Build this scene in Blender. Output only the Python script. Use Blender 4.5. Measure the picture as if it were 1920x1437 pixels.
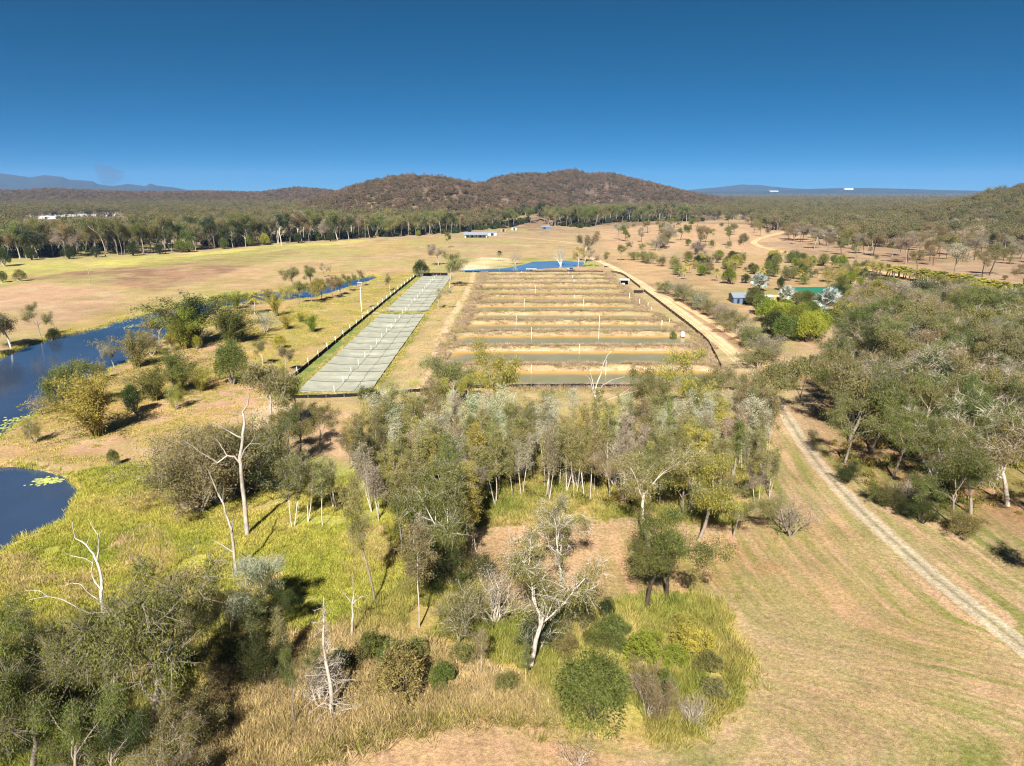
import bpy, math, random
import numpy as np
from mathutils import Vector
R = math.radians
D = bpy.data
scene = bpy.context.scene
for o in list(D.objects): D.objects.remove(o)
COL = scene.collection

# ------------------------------------------------------------------ camera
CAM_H, TILT, FPX, CX, CY = 45.0, R(15.7), 1280.0, 960.0, 718.5
cd = D.cameras.new('camera'); cd.lens = 24.0; cd.sensor_width = 36.0
cd.clip_start = 0.5; cd.clip_end = 60000
cam = D.objects.new('camera', cd); COL.objects.link(cam)
cam.location = (0, 0, CAM_H); cam.rotation_euler = (R(90) - TILT, 0, 0)
scene.camera = cam
# ------------------------------------------------------------------ sky, sun, exposure
SUN_EL, SUN_AZ = R(41), R(188)          # azimuth clockwise from +Y: behind the camera
w = D.worlds.new('World'); scene.world = w; w.use_nodes = True
nt = w.node_tree; nt.nodes.clear()
sky = nt.nodes.new('ShaderNodeTexSky'); sky.sky_type = 'NISHITA'; sky.sun_disc = False
sky.sun_elevation = SUN_EL; sky.sun_rotation = SUN_AZ
sky.altitude = 8000; sky.air_density = 1.0; sky.dust_density = 0.0; sky.ozone_density = 9.0
bg = nt.nodes.new('ShaderNodeBackground'); bg.inputs[1].default_value = 0.05
gam = nt.nodes.new('ShaderNodeHueSaturation'); gam.inputs['Saturation'].default_value = 1.34; gam.inputs['Hue'].default_value = 0.479; gam.inputs['Value'].default_value = 0.54
gm = nt.nodes.new('ShaderNodeGamma'); gm.inputs[1].default_value = 1.0
out = nt.nodes.new('ShaderNodeOutputWorld')
nt.links.new(sky.outputs[0], gm.inputs[0]); nt.links.new(gm.outputs[0], gam.inputs['Color']); nt.links.new(gam.outputs[0], bg.inputs[0]); nt.links.new(bg.outputs[0], out.inputs[0])
sl = D.lights.new('sun', 'SUN'); sl.energy = 5.0; sl.angle = R(0.53); sl.color = (1.0, 0.965, 0.915)
so = D.objects.new('sun', sl); COL.objects.link(so)
sdir = Vector((math.sin(SUN_AZ) * math.cos(SUN_EL), math.cos(SUN_AZ) * math.cos(SUN_EL), math.sin(SUN_EL)))
so.rotation_euler = sdir.to_track_quat('Z', 'Y').to_euler(); so.location = (0, -50, 120)
vs = scene.view_settings
scene.display_settings.display_device = 'sRGB'
vs.view_transform = 'Standard'; vs.look = 'None'; vs.gamma = 1; vs.use_curve_mapping = False
vs.exposure = 1.26
cy = scene.cycles
cy.max_bounces = 5; cy.diffuse_bounces = 3; cy.glossy_bounces = 2; cy.transmission_bounces = 2
cy.transparent_max_bounces = 8; cy.volume_bounces = 0; cy.caustics_reflective = False; cy.caustics_refractive = False
cy.use_denoising = True; cy.denoising_prefilter = 'NONE'; cy.filter_width = 1.2

# ------------------------------------------------------------------ helpers
def lin(c):
    c = np.asarray(c, float) / 255.0
    return np.where(c <= 0.04045, c / 12.92, ((c + 0.055) / 1.055) ** 2.4)
def sm(a, b, x):
    t = np.clip((x - a) / (b - a), 0, 1); return t * t * (3 - 2 * t)
def _hash(i, j, s):
    h = (i.astype(np.int64) * 374761393 + j.astype(np.int64) * 668265263 + s * 974711) & 0xffffffff
    h = ((h ^ (h >> 13)) * 1274126177) & 0xffffffff
    return ((h ^ (h >> 16)) & 0xffff) / 65535.0
def vn(x, y, s=0):
    x = np.asarray(x, float); y = np.asarray(y, float)
    i = np.floor(x); j = np.floor(y); u = x - i; v = y - j
    u = u * u * (3 - 2 * u); v = v * v * (3 - 2 * v)
    return ((_hash(i, j, s) * (1 - u) + _hash(i + 1, j, s) * u) * (1 - v) + (_hash(i, j + 1, s) * (1 - u) + _hash(i + 1, j + 1, s) * u) * v)
def fbm(x, y, s=0, o=4):
    t = 0; a = 0.5; n = 0
    for k in range(o):
        t = t + a * vn(x * 2 ** k + 17.3 * k, y * 2 ** k - 9.1 * k, s + k); n += a; a *= 0.5
    return t / n
def project(x, y, z):
    d = y * math.cos(TILT) - (z - CAM_H) * math.sin(TILT)
    u = y * math.sin(TILT) + (z - CAM_H) * math.cos(TILT)
    return CX + FPX * x / d, CY - FPX * u / d
def flat(px, py, z=0.0):
    u = (px - CX) / FPX; v = (CY - py) / FPX
    dy = v * math.sin(TILT) + math.cos(TILT); dz = v * math.cos(TILT) - math.sin(TILT)
    s = (z - CAM_H) / dz
    return (u * s, dy * s)
def wpoly(pts, z=0.0):
    return np.array([flat(px, py, z) for px, py in pts])
def sdist(P, x, y):
    """signed distance to polygon, negative inside"""
    x = np.asarray(x, float); y = np.asarray(y, float)
    d2 = np.full(x.shape, 1e18); ins = np.zeros(x.shape, bool)
    n = len(P)
    for k in range(n):
        ax, ay = P[k]; bx, by = P[(k + 1) % n]
        ex, ey = bx - ax, by - ay
        L = ex * ex + ey * ey + 1e-12
        t = np.clip(((x - ax) * ex + (y - ay) * ey) / L, 0, 1)
        d2 = np.minimum(d2, (x - ax - t * ex) ** 2 + (y - ay - t * ey) ** 2)
        c = ((ay > y) != (by > y))
        with np.errstate(divide='ignore', invalid='ignore'):
            ins ^= c & (x < (bx - ax) * (y - ay) / (by - ay + 1e-15) + ax)
    d = np.sqrt(d2)
    return np.where(ins, -d, d)
def sdist_box(P, x, y, pad=25.0):
    """sdist but only near the polygon's box (far = +1e3)"""
    out = np.full(x.shape, 1e3)
    m = (x > P[:, 0].min() - pad) & (x < P[:, 0].max() + pad) & (y > P[:, 1].min() - pad) & (y < P[:, 1].max() + pad)
    if m.any(): out[m] = sdist(P, x[m], y[m])
    return out
def linedist(L, x, y):
    """distance to an open polyline and the arc length at the nearest point"""
    best = np.full(x.shape, 1e18); at = np.zeros(x.shape); s0 = 0.0
    for k in range(len(L) - 1):
        ax, ay = L[k]; bx, by = L[k + 1]; ex, ey = bx - ax, by - ay
        ll = math.hypot(ex, ey)
        t = np.clip(((x - ax) * ex + (y - ay) * ey) / (ll * ll), 0, 1)
        d2 = (x - ax - t * ex) ** 2 + (y - ay - t * ey) ** 2
        m = d2 < best; best = np.where(m, d2, best); at = np.where(m, s0 + t * ll, at); s0 += ll
    return np.sqrt(best), at

def mesh(name, V, F, mats=(), smooth=False, loops=None):
    me = D.meshes.new(name)
    V = np.asarray(V, np.float32)
    if isinstance(F, np.ndarray):
        k = F.shape[1]
        me.vertices.add(len(V)); me.vertices.foreach_set('co', V.ravel())
        me.loops.add(F.size); me.loops.foreach_set('vertex_index', F.astype(np.int32).ravel())
        me.polygons.add(len(F)); me.polygons.foreach_set('loop_start', np.arange(0, F.size, k, dtype=np.int32))
        me.polygons.foreach_set('loop_total', np.full(len(F), k, np.int32))
        me.update(calc_edges=True)
    else:
        me.from_pydata([tuple(v) for v in V], [], F); me.update()
    for m in mats: me.materials.append(m)
    if smooth: me.polygons.foreach_set('use_smooth', np.ones(len(me.polygons), bool))
    return me
def setcol(me, c, name='Col'):
    a = me.color_attributes.new(name, 'FLOAT_COLOR', 'POINT')
    c = np.asarray(c, np.float32)
    if c.shape[1] == 3: c = np.concatenate([c, np.ones((len(c), 1), np.float32)], 1)
    a.data.foreach_set('color', c.ravel())
def obj(name, me, parent=None, loc=None, label=None, cat=None, group=None, kind=None, rz=0.0, scale=None):
    o = D.objects.new(name, me); COL.objects.link(o)
    if parent: o.parent = parent
    if loc is not None: o.location = loc
    if rz: o.rotation_euler = (0, 0, rz)
    if scale is not None: o.scale = scale if hasattr(scale, '__len__') else (scale,) * 3
    if label: o['label'] = label
    if cat: o['category'] = cat
    if group: o['group'] = group
    if kind: o['kind'] = kind
    return o
class MB:
    """collects verts and faces for one mesh"""
    def __init__(s): s.V = []; s.F = []; s.n = 0
    def add(s, V, F):
        s.V.append(np.asarray(V, float)); s.F += [tuple(i + s.n for i in f) for f in F]; s.n += len(V)
    def box(s, c, d, rz=0.0):
        x, y, z = [q / 2 for q in d]
        P = np.array([(-x, -y, -z), (x, -y, -z), (x, y, -z), (-x, y, -z), (-x, -y, z), (x, -y, z), (x, y, z), (-x, y, z)])
        if rz:
            a, b = math.cos(rz), math.sin(rz); P = np.stack([P[:, 0] * a - P[:, 1] * b, P[:, 0] * b + P[:, 1] * a, P[:, 2]], 1)
        s.add(P + np.array(c), [(3, 2, 1, 0), (4, 5, 6, 7), (0, 1, 5, 4), (1, 2, 6, 5), (2, 3, 7, 6), (3, 0, 4, 7)])
    def prism(s, prof, x0, x1):
        """profile in (y,z) extruded along x"""
        n = len(prof)
        V = [(x0, a, b) for a, b in prof] + [(x1, a, b) for a, b in prof]
        s.add(V, [tuple(range(n))[::-1], tuple(range(n, 2 * n))] + [(i, (i + 1) % n, n + (i + 1) % n, n + i) for i in range(n)])
    def tube(s, P, r, k=6):
        V, F = tube_arrays(np.asarray(P, float), np.asarray(r, float) if hasattr(r, '__len__') else np.full(len(P), float(r)), k)
        s.add(V, F.tolist())
    def build(s, name, mat, smooth=False):
        return mesh(name, np.concatenate(s.V), s.F, [mat] if not isinstance(mat, (list, tuple)) else mat, smooth)
def tube_arrays(P, r, k):
    n = len(P)
    T = np.gradient(P, axis=0); T /= np.linalg.norm(T, axis=1)[:, None] + 1e-9
    ref = np.array([0.31, 0.95, 0.05]) if abs(T[0][2]) > 0.8 else np.array([0.05, 0.08, 1.0])
    A = np.cross(T, ref); A /= np.linalg.norm(A, axis=1)[:, None] + 1e-9
    B = np.cross(T, A)
    a = np.arange(k) * 2 * math.pi / k
    V = P[:, None, :] + r[:, None, None] * (np.cos(a)[None, :, None] * A[:, None, :] + np.sin(a)[None, :, None] * B[:, None, :])
    i = np.arange(n - 1)[:, None] * k; j = np.arange(k)[None, :]; j2 = (j + 1) % k
    F = np.stack([i + j, i + j2, i + k + j2, i + k + j], -1).reshape(-1, 4)
    return V.reshape(-1, 3), F

# ------------------------------------------------------------------ materials
def newmat(name):
    m = D.materials.new(name); m.use_nodes = True
    n = m.node_tree.nodes; n.clear()
    o = n.new('ShaderNodeOutputMaterial')
    return m, n, m.node_tree.links, o
def principled(n, l, o, rough=0.9, spec=0.1):
    p = n.new('ShaderNodeBsdfPrincipled'); p.inputs['Roughness'].default_value = rough
    p.inputs['Specular IOR Level'].default_value = spec
    l.new(p.outputs[0], o.inputs[0]); return p
def noise(n, l, scale, detail=3, vec=None, rough=0.55):
    t = n.new('ShaderNodeTexNoise'); t.inputs['Scale'].default_value = scale; t.inputs['Detail'].default_value = detail
    t.inputs['Roughness'].default_value = rough
    if vec is not None: l.new(vec, t.inputs['Vector'])
    return t
def maprange(n, l, src, a, b, c, d):
    m = n.new('ShaderNodeMapRange'); l.new(src, m.inputs[0])
    for k, v in zip((1, 2, 3, 4), (a, b, c, d)): m.inputs[k].default_value = v
    return m.outputs[0]
def mixc(n, l, fac, a, b, mode='MIX'):
    m = n.new('ShaderNodeMix'); m.data_type = 'RGBA'; m.blend_type = mode
    for s, v in ((m.inputs[0], fac), (m.inputs[6], a), (m.inputs[7], b)):
        if isinstance(v, (int, float)): s.default_value = v
        elif isinstance(v, (tuple, list, np.ndarray)): s.default_value = tuple(v)[:3] + (1,)
        else: l.new(v, s)
    return m.outputs[2]
def math_(n, l, op, a, b=None):
    m = n.new('ShaderNodeMath'); m.operation = op
    for s, v in ((m.inputs[0], a), (m.inputs[1], b)):
        if v is None: continue
        if isinstance(v, (int, float)): s.default_value = v
        else: l.new(v, s)
    return m.outputs[0]
def bump(n, l, h, strength, dist, p):
    b = n.new('ShaderNodeBump'); b.inputs['Strength'].default_value = strength; b.inputs['Distance'].default_value = dist
    l.new(h, b.inputs['Height']); l.new(b.outputs[0], p.inputs['Normal'])
def plain(name, c, rough=0.7, spec=0.2, var=0.25, scale=1.5, metal=0.0):
    m, n, l, o = newmat(name); p = principled(n, l, o, rough, spec); p.inputs['Metallic'].default_value = metal
    tc = n.new('ShaderNodeTexCoord'); t = noise(n, l, scale, 4, tc.outputs['Object'])
    c = lin(c); v = maprange(n, l, t.outputs[0], 0.25, 0.75, 1 - var, 1 + var)
    mul = n.new('ShaderNodeVectorMath'); mul.operation = 'SCALE'; mul.inputs[0].default_value = tuple(c); l.new(v, mul.inputs['Scale'])
    l.new(mul.outputs[0], p.inputs['Base Color']); return m
def ground_mat(name, mow=True):
    m, n, l, o = newmat(name); p = principled(n, l, o, 0.95, 0.05)
    g = n.new('ShaderNodeNewGeometry'); pos = g.outputs['Position']
    at = n.new('ShaderNodeAttribute'); at.attribute_name = 'Col'
    col = at.outputs['Color']
    n1 = noise(n, l, 0.045, 4, pos); n2 = noise(n, l, 0.35, 4, pos, 0.65); n3 = noise(n, l, 2.2, 4, pos, 0.7)
    n4 = noise(n, l, 9.0, 3, pos, 0.7)
    # greener and drier patches, then clods and tufts
    hue = maprange(n, l, n2.outputs[0], 0.35, 0.68, 0.0, 1.0)
    col = mixc(n, l, math_(n, l, 'MULTIPLY', hue, 0.42), col, mixc(n, l, 1.0, col, (0.80, 0.95, 0.62), 'MULTIPLY'))
    pk = maprange(n, l, n1.outputs[0], 0.45, 0.70, 0.0, 0.6)
    col = mixc(n, l, pk, col, mixc(n, l, 1.0, col, (1.06, 0.90, 0.86), 'MULTIPLY'))
    if mow:
        n5m = noise(n, l, 0.09, 3, pos); fl = n.new('ShaderNodeAttribute'); fl.attribute_name = 'flow'
        mp = n.new('ShaderNodeMapping'); mp.inputs['Scale'].default_value = (0.50, 0.035, 0.0); l.new(fl.outputs['Vector'], mp.inputs[0])
        st = noise(n, l, 1.0, 4, mp.outputs[0], 0.6)
        fa = n.new('ShaderNodeAttribute'); fa.attribute_name = 'mow'
        sf = math_(n, l, 'MULTIPLY', maprange(n, l, st.outputs[0], 0.42, 0.62, 0.0, 1.0), fa.outputs['Fac'])
        col = mixc(n, l, sf, col, mixc(n, l, 1.0, col, (0.56, 0.76, 0.42), 'MULTIPLY'))
        sx = n.new('ShaderNodeSeparateXYZ'); l.new(fl.outputs['Vector'], sx.inputs[0])
        wv = math_(n, l, 'SINE', math_(n, l, 'ADD', math_(n, l, 'MULTIPLY', sx.outputs[0], 3.1), math_(n, l, 'MULTIPLY', n2.outputs[0], 5.0)))
        lf = math_(n, l, 'MULTIPLY', math_(n, l, 'MULTIPLY', maprange(n, l, wv, -0.1, 0.9, 0.0, 0.55), maprange(n, l, n5m.outputs[0], 0.40, 0.58, 0.15, 1.0)), fa.outputs['Fac'])
        col = mixc(n, l, lf, col, mixc(n, l, 1.0, col, (0.66, 0.80, 0.50), 'MULTIPLY'))
        sp = math_(n, l, 'MULTIPLY', maprange(n, l, st.outputs[0], 0.52, 0.36, 0.0, 0.5), fa.outputs['Fac'])
        col = mixc(n, l, sp, col, mixc(n, l, 1.0, col, (1.12, 0.98, 0.98), 'MULTIPLY'))
    n5 = noise(n, l, 0.11, 5, pos, 0.7)
    v = math_(n, l, 'MULTIPLY', maprange(n, l, n5.outputs[0], 0.3, 0.7, 0.78, 1.20), 1.0)
    col_v5 = v
    v = math_(n, l, 'MULTIPLY', maprange(n, l, n3.outputs[0], 0.28, 0.72, 0.60, 1.34), maprange(n, l, n4.outputs[0], 0.28, 0.72, 0.62, 1.34))
    v = math_(n, l, 'MULTIPLY', v, col_v5)
    sc = n.new('ShaderNodeVectorMath'); sc.operation = 'SCALE'; l.new(col, sc.inputs[0]); l.new(v, sc.inputs['Scale'])
    l.new(sc.outputs[0], p.inputs['Base Color'])
    hh = math_(n, l, 'ADD', n3.outputs[0], math_(n, l, 'MULTIPLY', n4.outputs[0], 0.35))
    bump(n, l, hh, 0.55, 0.25, p)
    return m
def water_mat(name, c, rough, wave, murk=None):
    m, n, l, o = newmat(name); p = principled(n, l, o, rough, 0.5)
    p.inputs['IOR'].default_value = 1.33
    g = n.new('ShaderNodeNewGeometry')
    mp = n.new('ShaderNodeMapping'); mp.inputs['Scale'].default_value = (0.55, 1.3, 1.0); mp.inputs['Rotation'].default_value = (0, 0, R(24))
    l.new(g.outputs['Position'], mp.inputs[0])
    t = noise(n, l, 1.3, 4, mp.outputs[0], 0.6); big = noise(n, l, 0.03, 3, g.outputs['Position'])
    b = n.new('ShaderNodeBump'); b.inputs['Distance'].default_value = 0.12
    l.new(maprange(n, l, big.outputs[0], 0.35, 0.65, wave * 0.5, wave), b.inputs['Strength']); l.new(t.outputs[0], b.inputs['Height']); l.new(b.outputs[0], p.inputs['Normal'])
    c = lin(c); l.new(mixc(n, l, maprange(n, l, big.outputs[0], 0.35, 0.7, 0, 1), c, c * 0.6), p.inputs['Base Color'])
    return m
def leaf_mat(name, ramp=None, trans=0.42, var=0.35, patch=0.0, tint=(1.08, 1.15, 0.7), dryer=(1.14, 1.06, 0.86)):
    """foliage: colour from the object (or from a random ramp for massed trees), varied leaf by leaf"""
    m, n, l, o = newmat(name)
    oi = n.new('ShaderNodeObjectInfo'); g = n.new('ShaderNodeNewGeometry')
    if ramp is None: col = oi.outputs['Color']
    else:
        cr = n.new('ShaderNodeValToRGB'); e = cr.color_ramp.elements
        while len(e) < len(ramp): e.new(0.5)
        for k, c in enumerate(ramp): e[k].position = k / (len(ramp) - 1); e[k].color = tuple(lin(c)) + (1,)
        
        fac = oi.outputs['Random']
        if patch:       # neighbouring plants tend to share a colour
            pn = noise(n, l, patch, 3, oi.outputs['Location'], 0.6)
            fac = math_(n, l, 'ADD', math_(n, l, 'MULTIPLY', fac, 0.3), math_(n, l, 'MULTIPLY', maprange(n, l, pn.outputs[0], 0.32, 0.68, 0, 1), 0.7))
        l.new(fac, cr.inputs[0]); col = cr.outputs[0]
    rnd = g.outputs['Random Per Island']
    tn = noise(n, l, 0.55, 2, g.outputs['Position'])
    v = math_(n, l, 'MULTIPLY', maprange(n, l, rnd, 0, 1, 1 - var * 0.7, 1 + var * 0.7), maprange(n, l, tn.outputs[0], 0.3, 0.7, 0.8, 1.2))
    col = mixc(n, l, math_(n, l, 'POWER', rnd, 3.0), col, mixc(n, l, 1.0, col, dryer, 'MULTIPLY'))
    sc = n.new('ShaderNodeVectorMath'); sc.operation = 'SCALE'; l.new(col, sc.inputs[0]); l.new(v, sc.inputs['Scale'])
    p = n.new('ShaderNodeBsdfPrincipled'); p.inputs['Roughness'].default_value = 0.6; p.inputs['Specular IOR Level'].default_value = 0.10
    l.new(sc.outputs[0], p.inputs['Base Color'])
    tr = n.new('ShaderNodeBsdfTranslucent'); l.new(mixc(n, l, 1.0, sc.outputs[0], tint, 'MULTIPLY'), tr.inputs[0])
    mx = n.new('ShaderNodeMixShader'); mx.inputs[0].default_value = trans
    l.new(p.outputs[0], mx.inputs[1]); l.new(tr.outputs[0], mx.inputs[2]); l.new(mx.outputs[0], o.inputs[0])
    return m
def bark_mat(name, c=None):
    m, n, l, o = newmat(name); p = principled(n, l, o, 0.85, 0.15)
    tc = n.new('ShaderNodeTexCoord'); mp = n.new('ShaderNodeMapping'); mp.inputs['Scale'].default_value = (1, 1, 0.25); l.new(tc.outputs['Object'], mp.inputs[0])
    t = noise(n, l, 4.0, 4, mp.outputs[0]); t2 = noise(n, l, 0.8, 3, tc.outputs['Object'])
    if c is None: oi = n.new('ShaderNodeObjectInfo'); col = oi.outputs['Color']
    else: rg = n.new('ShaderNodeRGB'); rg.outputs[0].default_value = tuple(lin(c)) + (1,); col = rg.outputs[0]
    v = math_(n, l, 'MULTIPLY', maprange(n, l, t.outputs[0], 0.3, 0.7, 0.7, 1.25), maprange(n, l, t2.outputs[0], 0.35, 0.65, 0.72, 1.2))
    sc = n.new('ShaderNodeVectorMath'); sc.operation = 'SCALE'; l.new(col, sc.inputs[0]); l.new(v, sc.inputs['Scale'])
    l.new(sc.outputs[0], p.inputs['Base Color']); bump(n, l, t.outputs[0], 0.4, 0.05, p)
    return m
M_GROUND = ground_mat('dry_grass_ground'); M_FARM = ground_mat('farm_earth', False)
M_WATER = water_mat('river_water', (52, 68, 92), 0.05, 0.22); M_DAM = water_mat('dam_water', (96, 126, 156), 0.05, 0.08)
M_LEAF = leaf_mat('foliage'); M_BARK = bark_mat('bark')
M_TWIG = bark_mat('dead_wood')
# ------------------------------------------------------------------ terrain
WL = -0.55
LAGOON = np.concatenate([wpoly([(1, 672), (43, 652), (87, 638), (117, 628), (150, 623), (187, 615), (233, 599), (267, 591), (293, 585), (330, 577), (380, 566), (420, 556), (470, 553), (540, 546), (600, 538), (660, 524), (700, 517), (712, 521), (690, 530), (640, 545), (590, 560), (540, 564), (480, 566), (420, 577), (390, 592), (340, 612), (300, 640), (262, 668), (235, 684), (205, 694), (178, 708), (150, 728), (115, 752), (80, 772), (50, 790), (22, 806), (1, 822)], WL),
    np.array([(-118, 118), (-135, 105)]),
    wpoly([(1, 877), (33, 875), (75, 882), (125, 896), (152, 926), (129, 949), (123, 977), (83, 994), (42, 1006), (1, 1040)], WL),
    np.array([(-95, 66), (-150, 60), (-210, 100), (-200, 170)])])
DAM = wpoly([(858, 509.6), (866, 505), (900, 503), (950, 501), (984, 494), (1000, 489), (1060, 487), (1098, 491), (1090, 498), (1060, 501), (1010, 503.5), (990, 506), (975, 509.6), (900, 509.6)], 0.0)
FX0, FX1, FY0, FY1 = -57.0, 64.0, 146.0, 397.5       # the farm
MOUNDS = [(flat(915, 492), 9.0, 2.4), (flat(890, 494), 7.0, 1.8), (flat(945, 492), 7.0, 1.4)]
def ridge(x, y, D0, w, pts, tree=14.0):
    X = np.where(y > 50, x * D0 / np.maximum(y, 50), 1e6)
    dep = D0 * math.cos(TILT)
    xs = np.array([(p[0] - CX) / FPX * D0 * 1.0 for p in pts])
    hs = np.array([max(0.0, CAM_H + (358.7 - p[1]) / FPX * D0 - tree) for p in pts])
    hs[0] = hs[-1] = 0.0
    h = np.interp(X, xs, hs, left=0.0, right=0.0)
    b = np.clip(1 - ((y - D0) / w) ** 2, 0, 1)
    return h * b * b * (3 - 2 * b)
HILLS = [
 (1500, 620, [(560, 374), (600, 366), (640, 356), (700, 339), (740, 333), (780, 331), (820, 332), (860, 336), (900, 343), (960, 349), (1000, 354), (1060, 366), (1100, 374)]),
 (2200, 800, [(880, 372), (960, 352), (1010, 343), (1045, 333), (1075, 326), (1100, 327), (1135, 325), (1160, 331), (1190, 338), (1240, 349), (1290, 359), (1350, 370), (1400, 372)]),
 (1150, 420, [(1640, 384), (1700, 379), (1780, 368), (1830, 354), (1880, 345), (1920, 339), (2000, 326), (2150, 305), (2400, 330), (2700, 360)]),
 (2700, 900, [(-900, 352), (-300, 350), (0, 353), (60, 356), (130, 352), (200, 355), (300, 358), (400, 356), (500, 358), (570, 350), (605, 352), (650, 357), (740, 372)])]
def farm_mask(x, y, pad=14.0):
    dx = np.maximum(np.maximum(FX0 - x, x - FX1), 0); dy = np.maximum(np.maximum(FY0 - y, y - FY1), 0)
    return 1 - sm(0, pad, np.hypot(dx, dy))
def terr(x, y):
    x = np.asarray(x, float); y = np.asarray(y, float); sh = x.shape
    x = np.atleast_1d(x).astype(float); y = np.atleast_1d(y).astype(float)
    z = 0.5 * (fbm(x / 75, y / 75, 3, 2) - 0.5) + 0.10 * (fbm(x / 14, y / 14, 9, 2) - 0.5)
    z = z + sm(450, 900, y) * 2.5 * (fbm(x / 260, y / 260, 5, 3) - 0.5)
    sd = np.minimum(sdist_box(LAGOON, x, y, 40), sdist_box(DAM, x, y, 40))
    keep = sm(1.0, 16.0, sd) * (1 - farm_mask(x, y))
    z = z * keep - 1.1 * (1 - sm(-2.2, 2.2, sd))
    for D0, wd, pts in HILLS:
        r = ridge(x, y, D0, wd, pts)
        z = z + r * (1 + 0.22 * (fbm(x / 120, y / 160, 21, 3) - 0.5) * np.clip(np.abs(y - D0) / (0.3 * wd), 0, 1))
    for (mx, my), mr, mh in MOUNDS:
        q = np.hypot((x - mx), (y - my) / 1.5) / mr
        z = z + mh * np.clip(1 - q, 0, 1) * (0.7 + 0.6 * fbm(x / 2.5, y / 2.5, 4, 2))
    return z.reshape(sh)
def tz(x, y): return float(terr(np.array([x]), np.array([y]))[0])
def gp(px, py):
    """the point of the ground seen at a pixel of the photograph"""
    z = 0.0
    for _ in range(3):
        x, y = flat(px, py, z); z = tz(x, y)
    return x, y, z

ROADC = [(53.5, 20), (52.8, 45), (52.6, 61), (51.6, 66), (50.9, 73), (50.7, 87), (51.3, 101), (53.4, 116), (57.3, 137), (60.6, 155), (62.4, 174), (63.8, 194), (64.6, 215), (64.9, 241), (65.2, 280), (65.4, 350), (62.5, 410), (60.8, 436), (57, 470), (50, 520)]
def resample(L, step):
    L = np.asarray(L, float); s = np.concatenate([[0], np.cumsum(np.hypot(*np.diff(L, axis=0).T))])
    # Catmull-style smoothing through dense linear then box blur
    t = np.arange(0, s[-1], step); P = np.stack([np.interp(t, s, L[:, 0]), np.interp(t, s, L[:, 1])], 1)
    k = max(1, int(8 / step))
    if len(P) > 4 * k:
        pad = np.concatenate([np.repeat(P[:1], k, 0), P, np.repeat(P[-1:], k, 0)])
        ker = np.ones(2 * k + 1) / (2 * k + 1)
        Q = np.stack([np.convolve(pad[:, i], ker, 'valid') for i in (0, 1)], 1); Q[0] = P[0]; Q[-1] = P[-1]; P = Q
    return P
ROADL = resample(ROADC, 6.0)

# ------------------------------------------------------------------ ground sheet
ys = list(np.arange(-120, 20, 6.0)); y = 20.0
while y < 13400:
    ys.append(y); y += max(0.75, 0.0085 * (y - 10))
ys = np.array(ys); NC = 470
half = np.where(ys < 20, 140.0, 45 + ys * 1.0)
s = np.linspace(-1, 1, NC)
GX = half[:, None] * s[None, :]; GY = np.repeat(ys[:, None], NC, 1)
gx = GX.ravel(); gy = GY.ravel()
gz = terr(gx, gy)
inner = np.minimum(np.minimum(gx - FX0, FX1 - gx), np.minimum(gy - FY0, FY1 - gy))
gz = np.where(inner > 2.5, gz - 4.0, gz)
wob = (fbm(gx / 9, gy / 9, 31, 3) - 0.5); wob2 = (fbm(gx / 60, gy / 60, 37, 3) - 0.5)
col = np.repeat(lin((176, 150, 104))[None], len(gx), 0)
def paint(P, c, soft=3.0, rag=5.0, a=1.0, world=False):
    global col
    P = np.array(P, float) if world else wpoly(P)
    sd = sdist_box(P, gx, gy, soft * 2 + rag * 2 + 10) + wob * rag * 2
    m = (1 - sm(-soft, soft, sd)) * a
    col = col * (1 - m[:, None]) + lin(c)[None] * m[:, None]
def paint_noise(c, scale, lo, hi, seed, a=1.0, where=None):
    global col
    m = sm(lo, hi, fbm(gx / scale, gy / scale, seed, 4)) * a
    if where is not None: m = m * where
    col = col * (1 - m[:, None]) + lin(c)[None] * m[:, None]
far = sm(420, 620, gy)
paint_noise((140, 112, 78), 90, 0.35, 0.6, 51, 1.0, sm(650, 1000, gy))
hillm = np.clip(sum(ridge(gx, gy, *h) for h in HILLS) / 30, 0, 1)
col = col * (1 - hillm[:, None]) + lin((116, 98, 78))[None] * hillm[:, None]
paint_noise((134, 106, 86), 130, 0.45, 0.62, 53, 0.5, hillm)
vfar = sm(3300, 4500, gy)
col = col * (1 - vfar[:, None]) + lin((84, 78, 60))[None] * vfar[:, None]
paint_noise((120, 100, 72), 240, 0.5, 0.6, 55, 0.8, vfar)
# ---- beyond the lagoon
paint([(-200, 520), (100, 490), (540, 462), (800, 446), (835, 500), (690, 522), (540, 548), (400, 560), (300, 580), (120, 620), (-300, 680)], (184, 158, 98), 8, 8)
paint([(-200, 520), (30, 492), (250, 482), (530, 459), (700, 450), (640, 458), (560, 466), (440, 482), (330, 494), (200, 512), (60, 528), (-200, 545)], (198, 186, 84), 6, 9)
paint([(300, 520), (480, 488), (640, 470), (800, 455), (800, 462), (660, 482), (520, 500), (380, 528)], (188, 172, 92), 6, 9, 0.8)
paint([(240, 497), (330, 484), (480, 468), (520, 466), (420, 486), (300, 503)], (150, 150, 66), 5, 9, 0.8)
paint([(30, 522), (160, 508), (330, 494), (440, 482), (545, 467), (570, 471), (470, 502), (390, 524), (300, 546), (180, 534), (100, 530)], (150, 117, 82), 6, 8)
paint([(-200, 560), (60, 530), (150, 537), (215, 546), (235, 557), (150, 596), (60, 618), (-200, 650)], (192, 156, 114), 5, 6)
paint([(470, 500), (570, 473), (800, 452), (835, 500), (720, 512), (600, 520), (480, 540), (330, 560)], (188, 158, 102), 8, 8, 0.85)
paint([(600, 466), (840, 443), (835, 460), (720, 478), (620, 482)], (188, 160, 88), 8, 8, 0.8)
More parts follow.
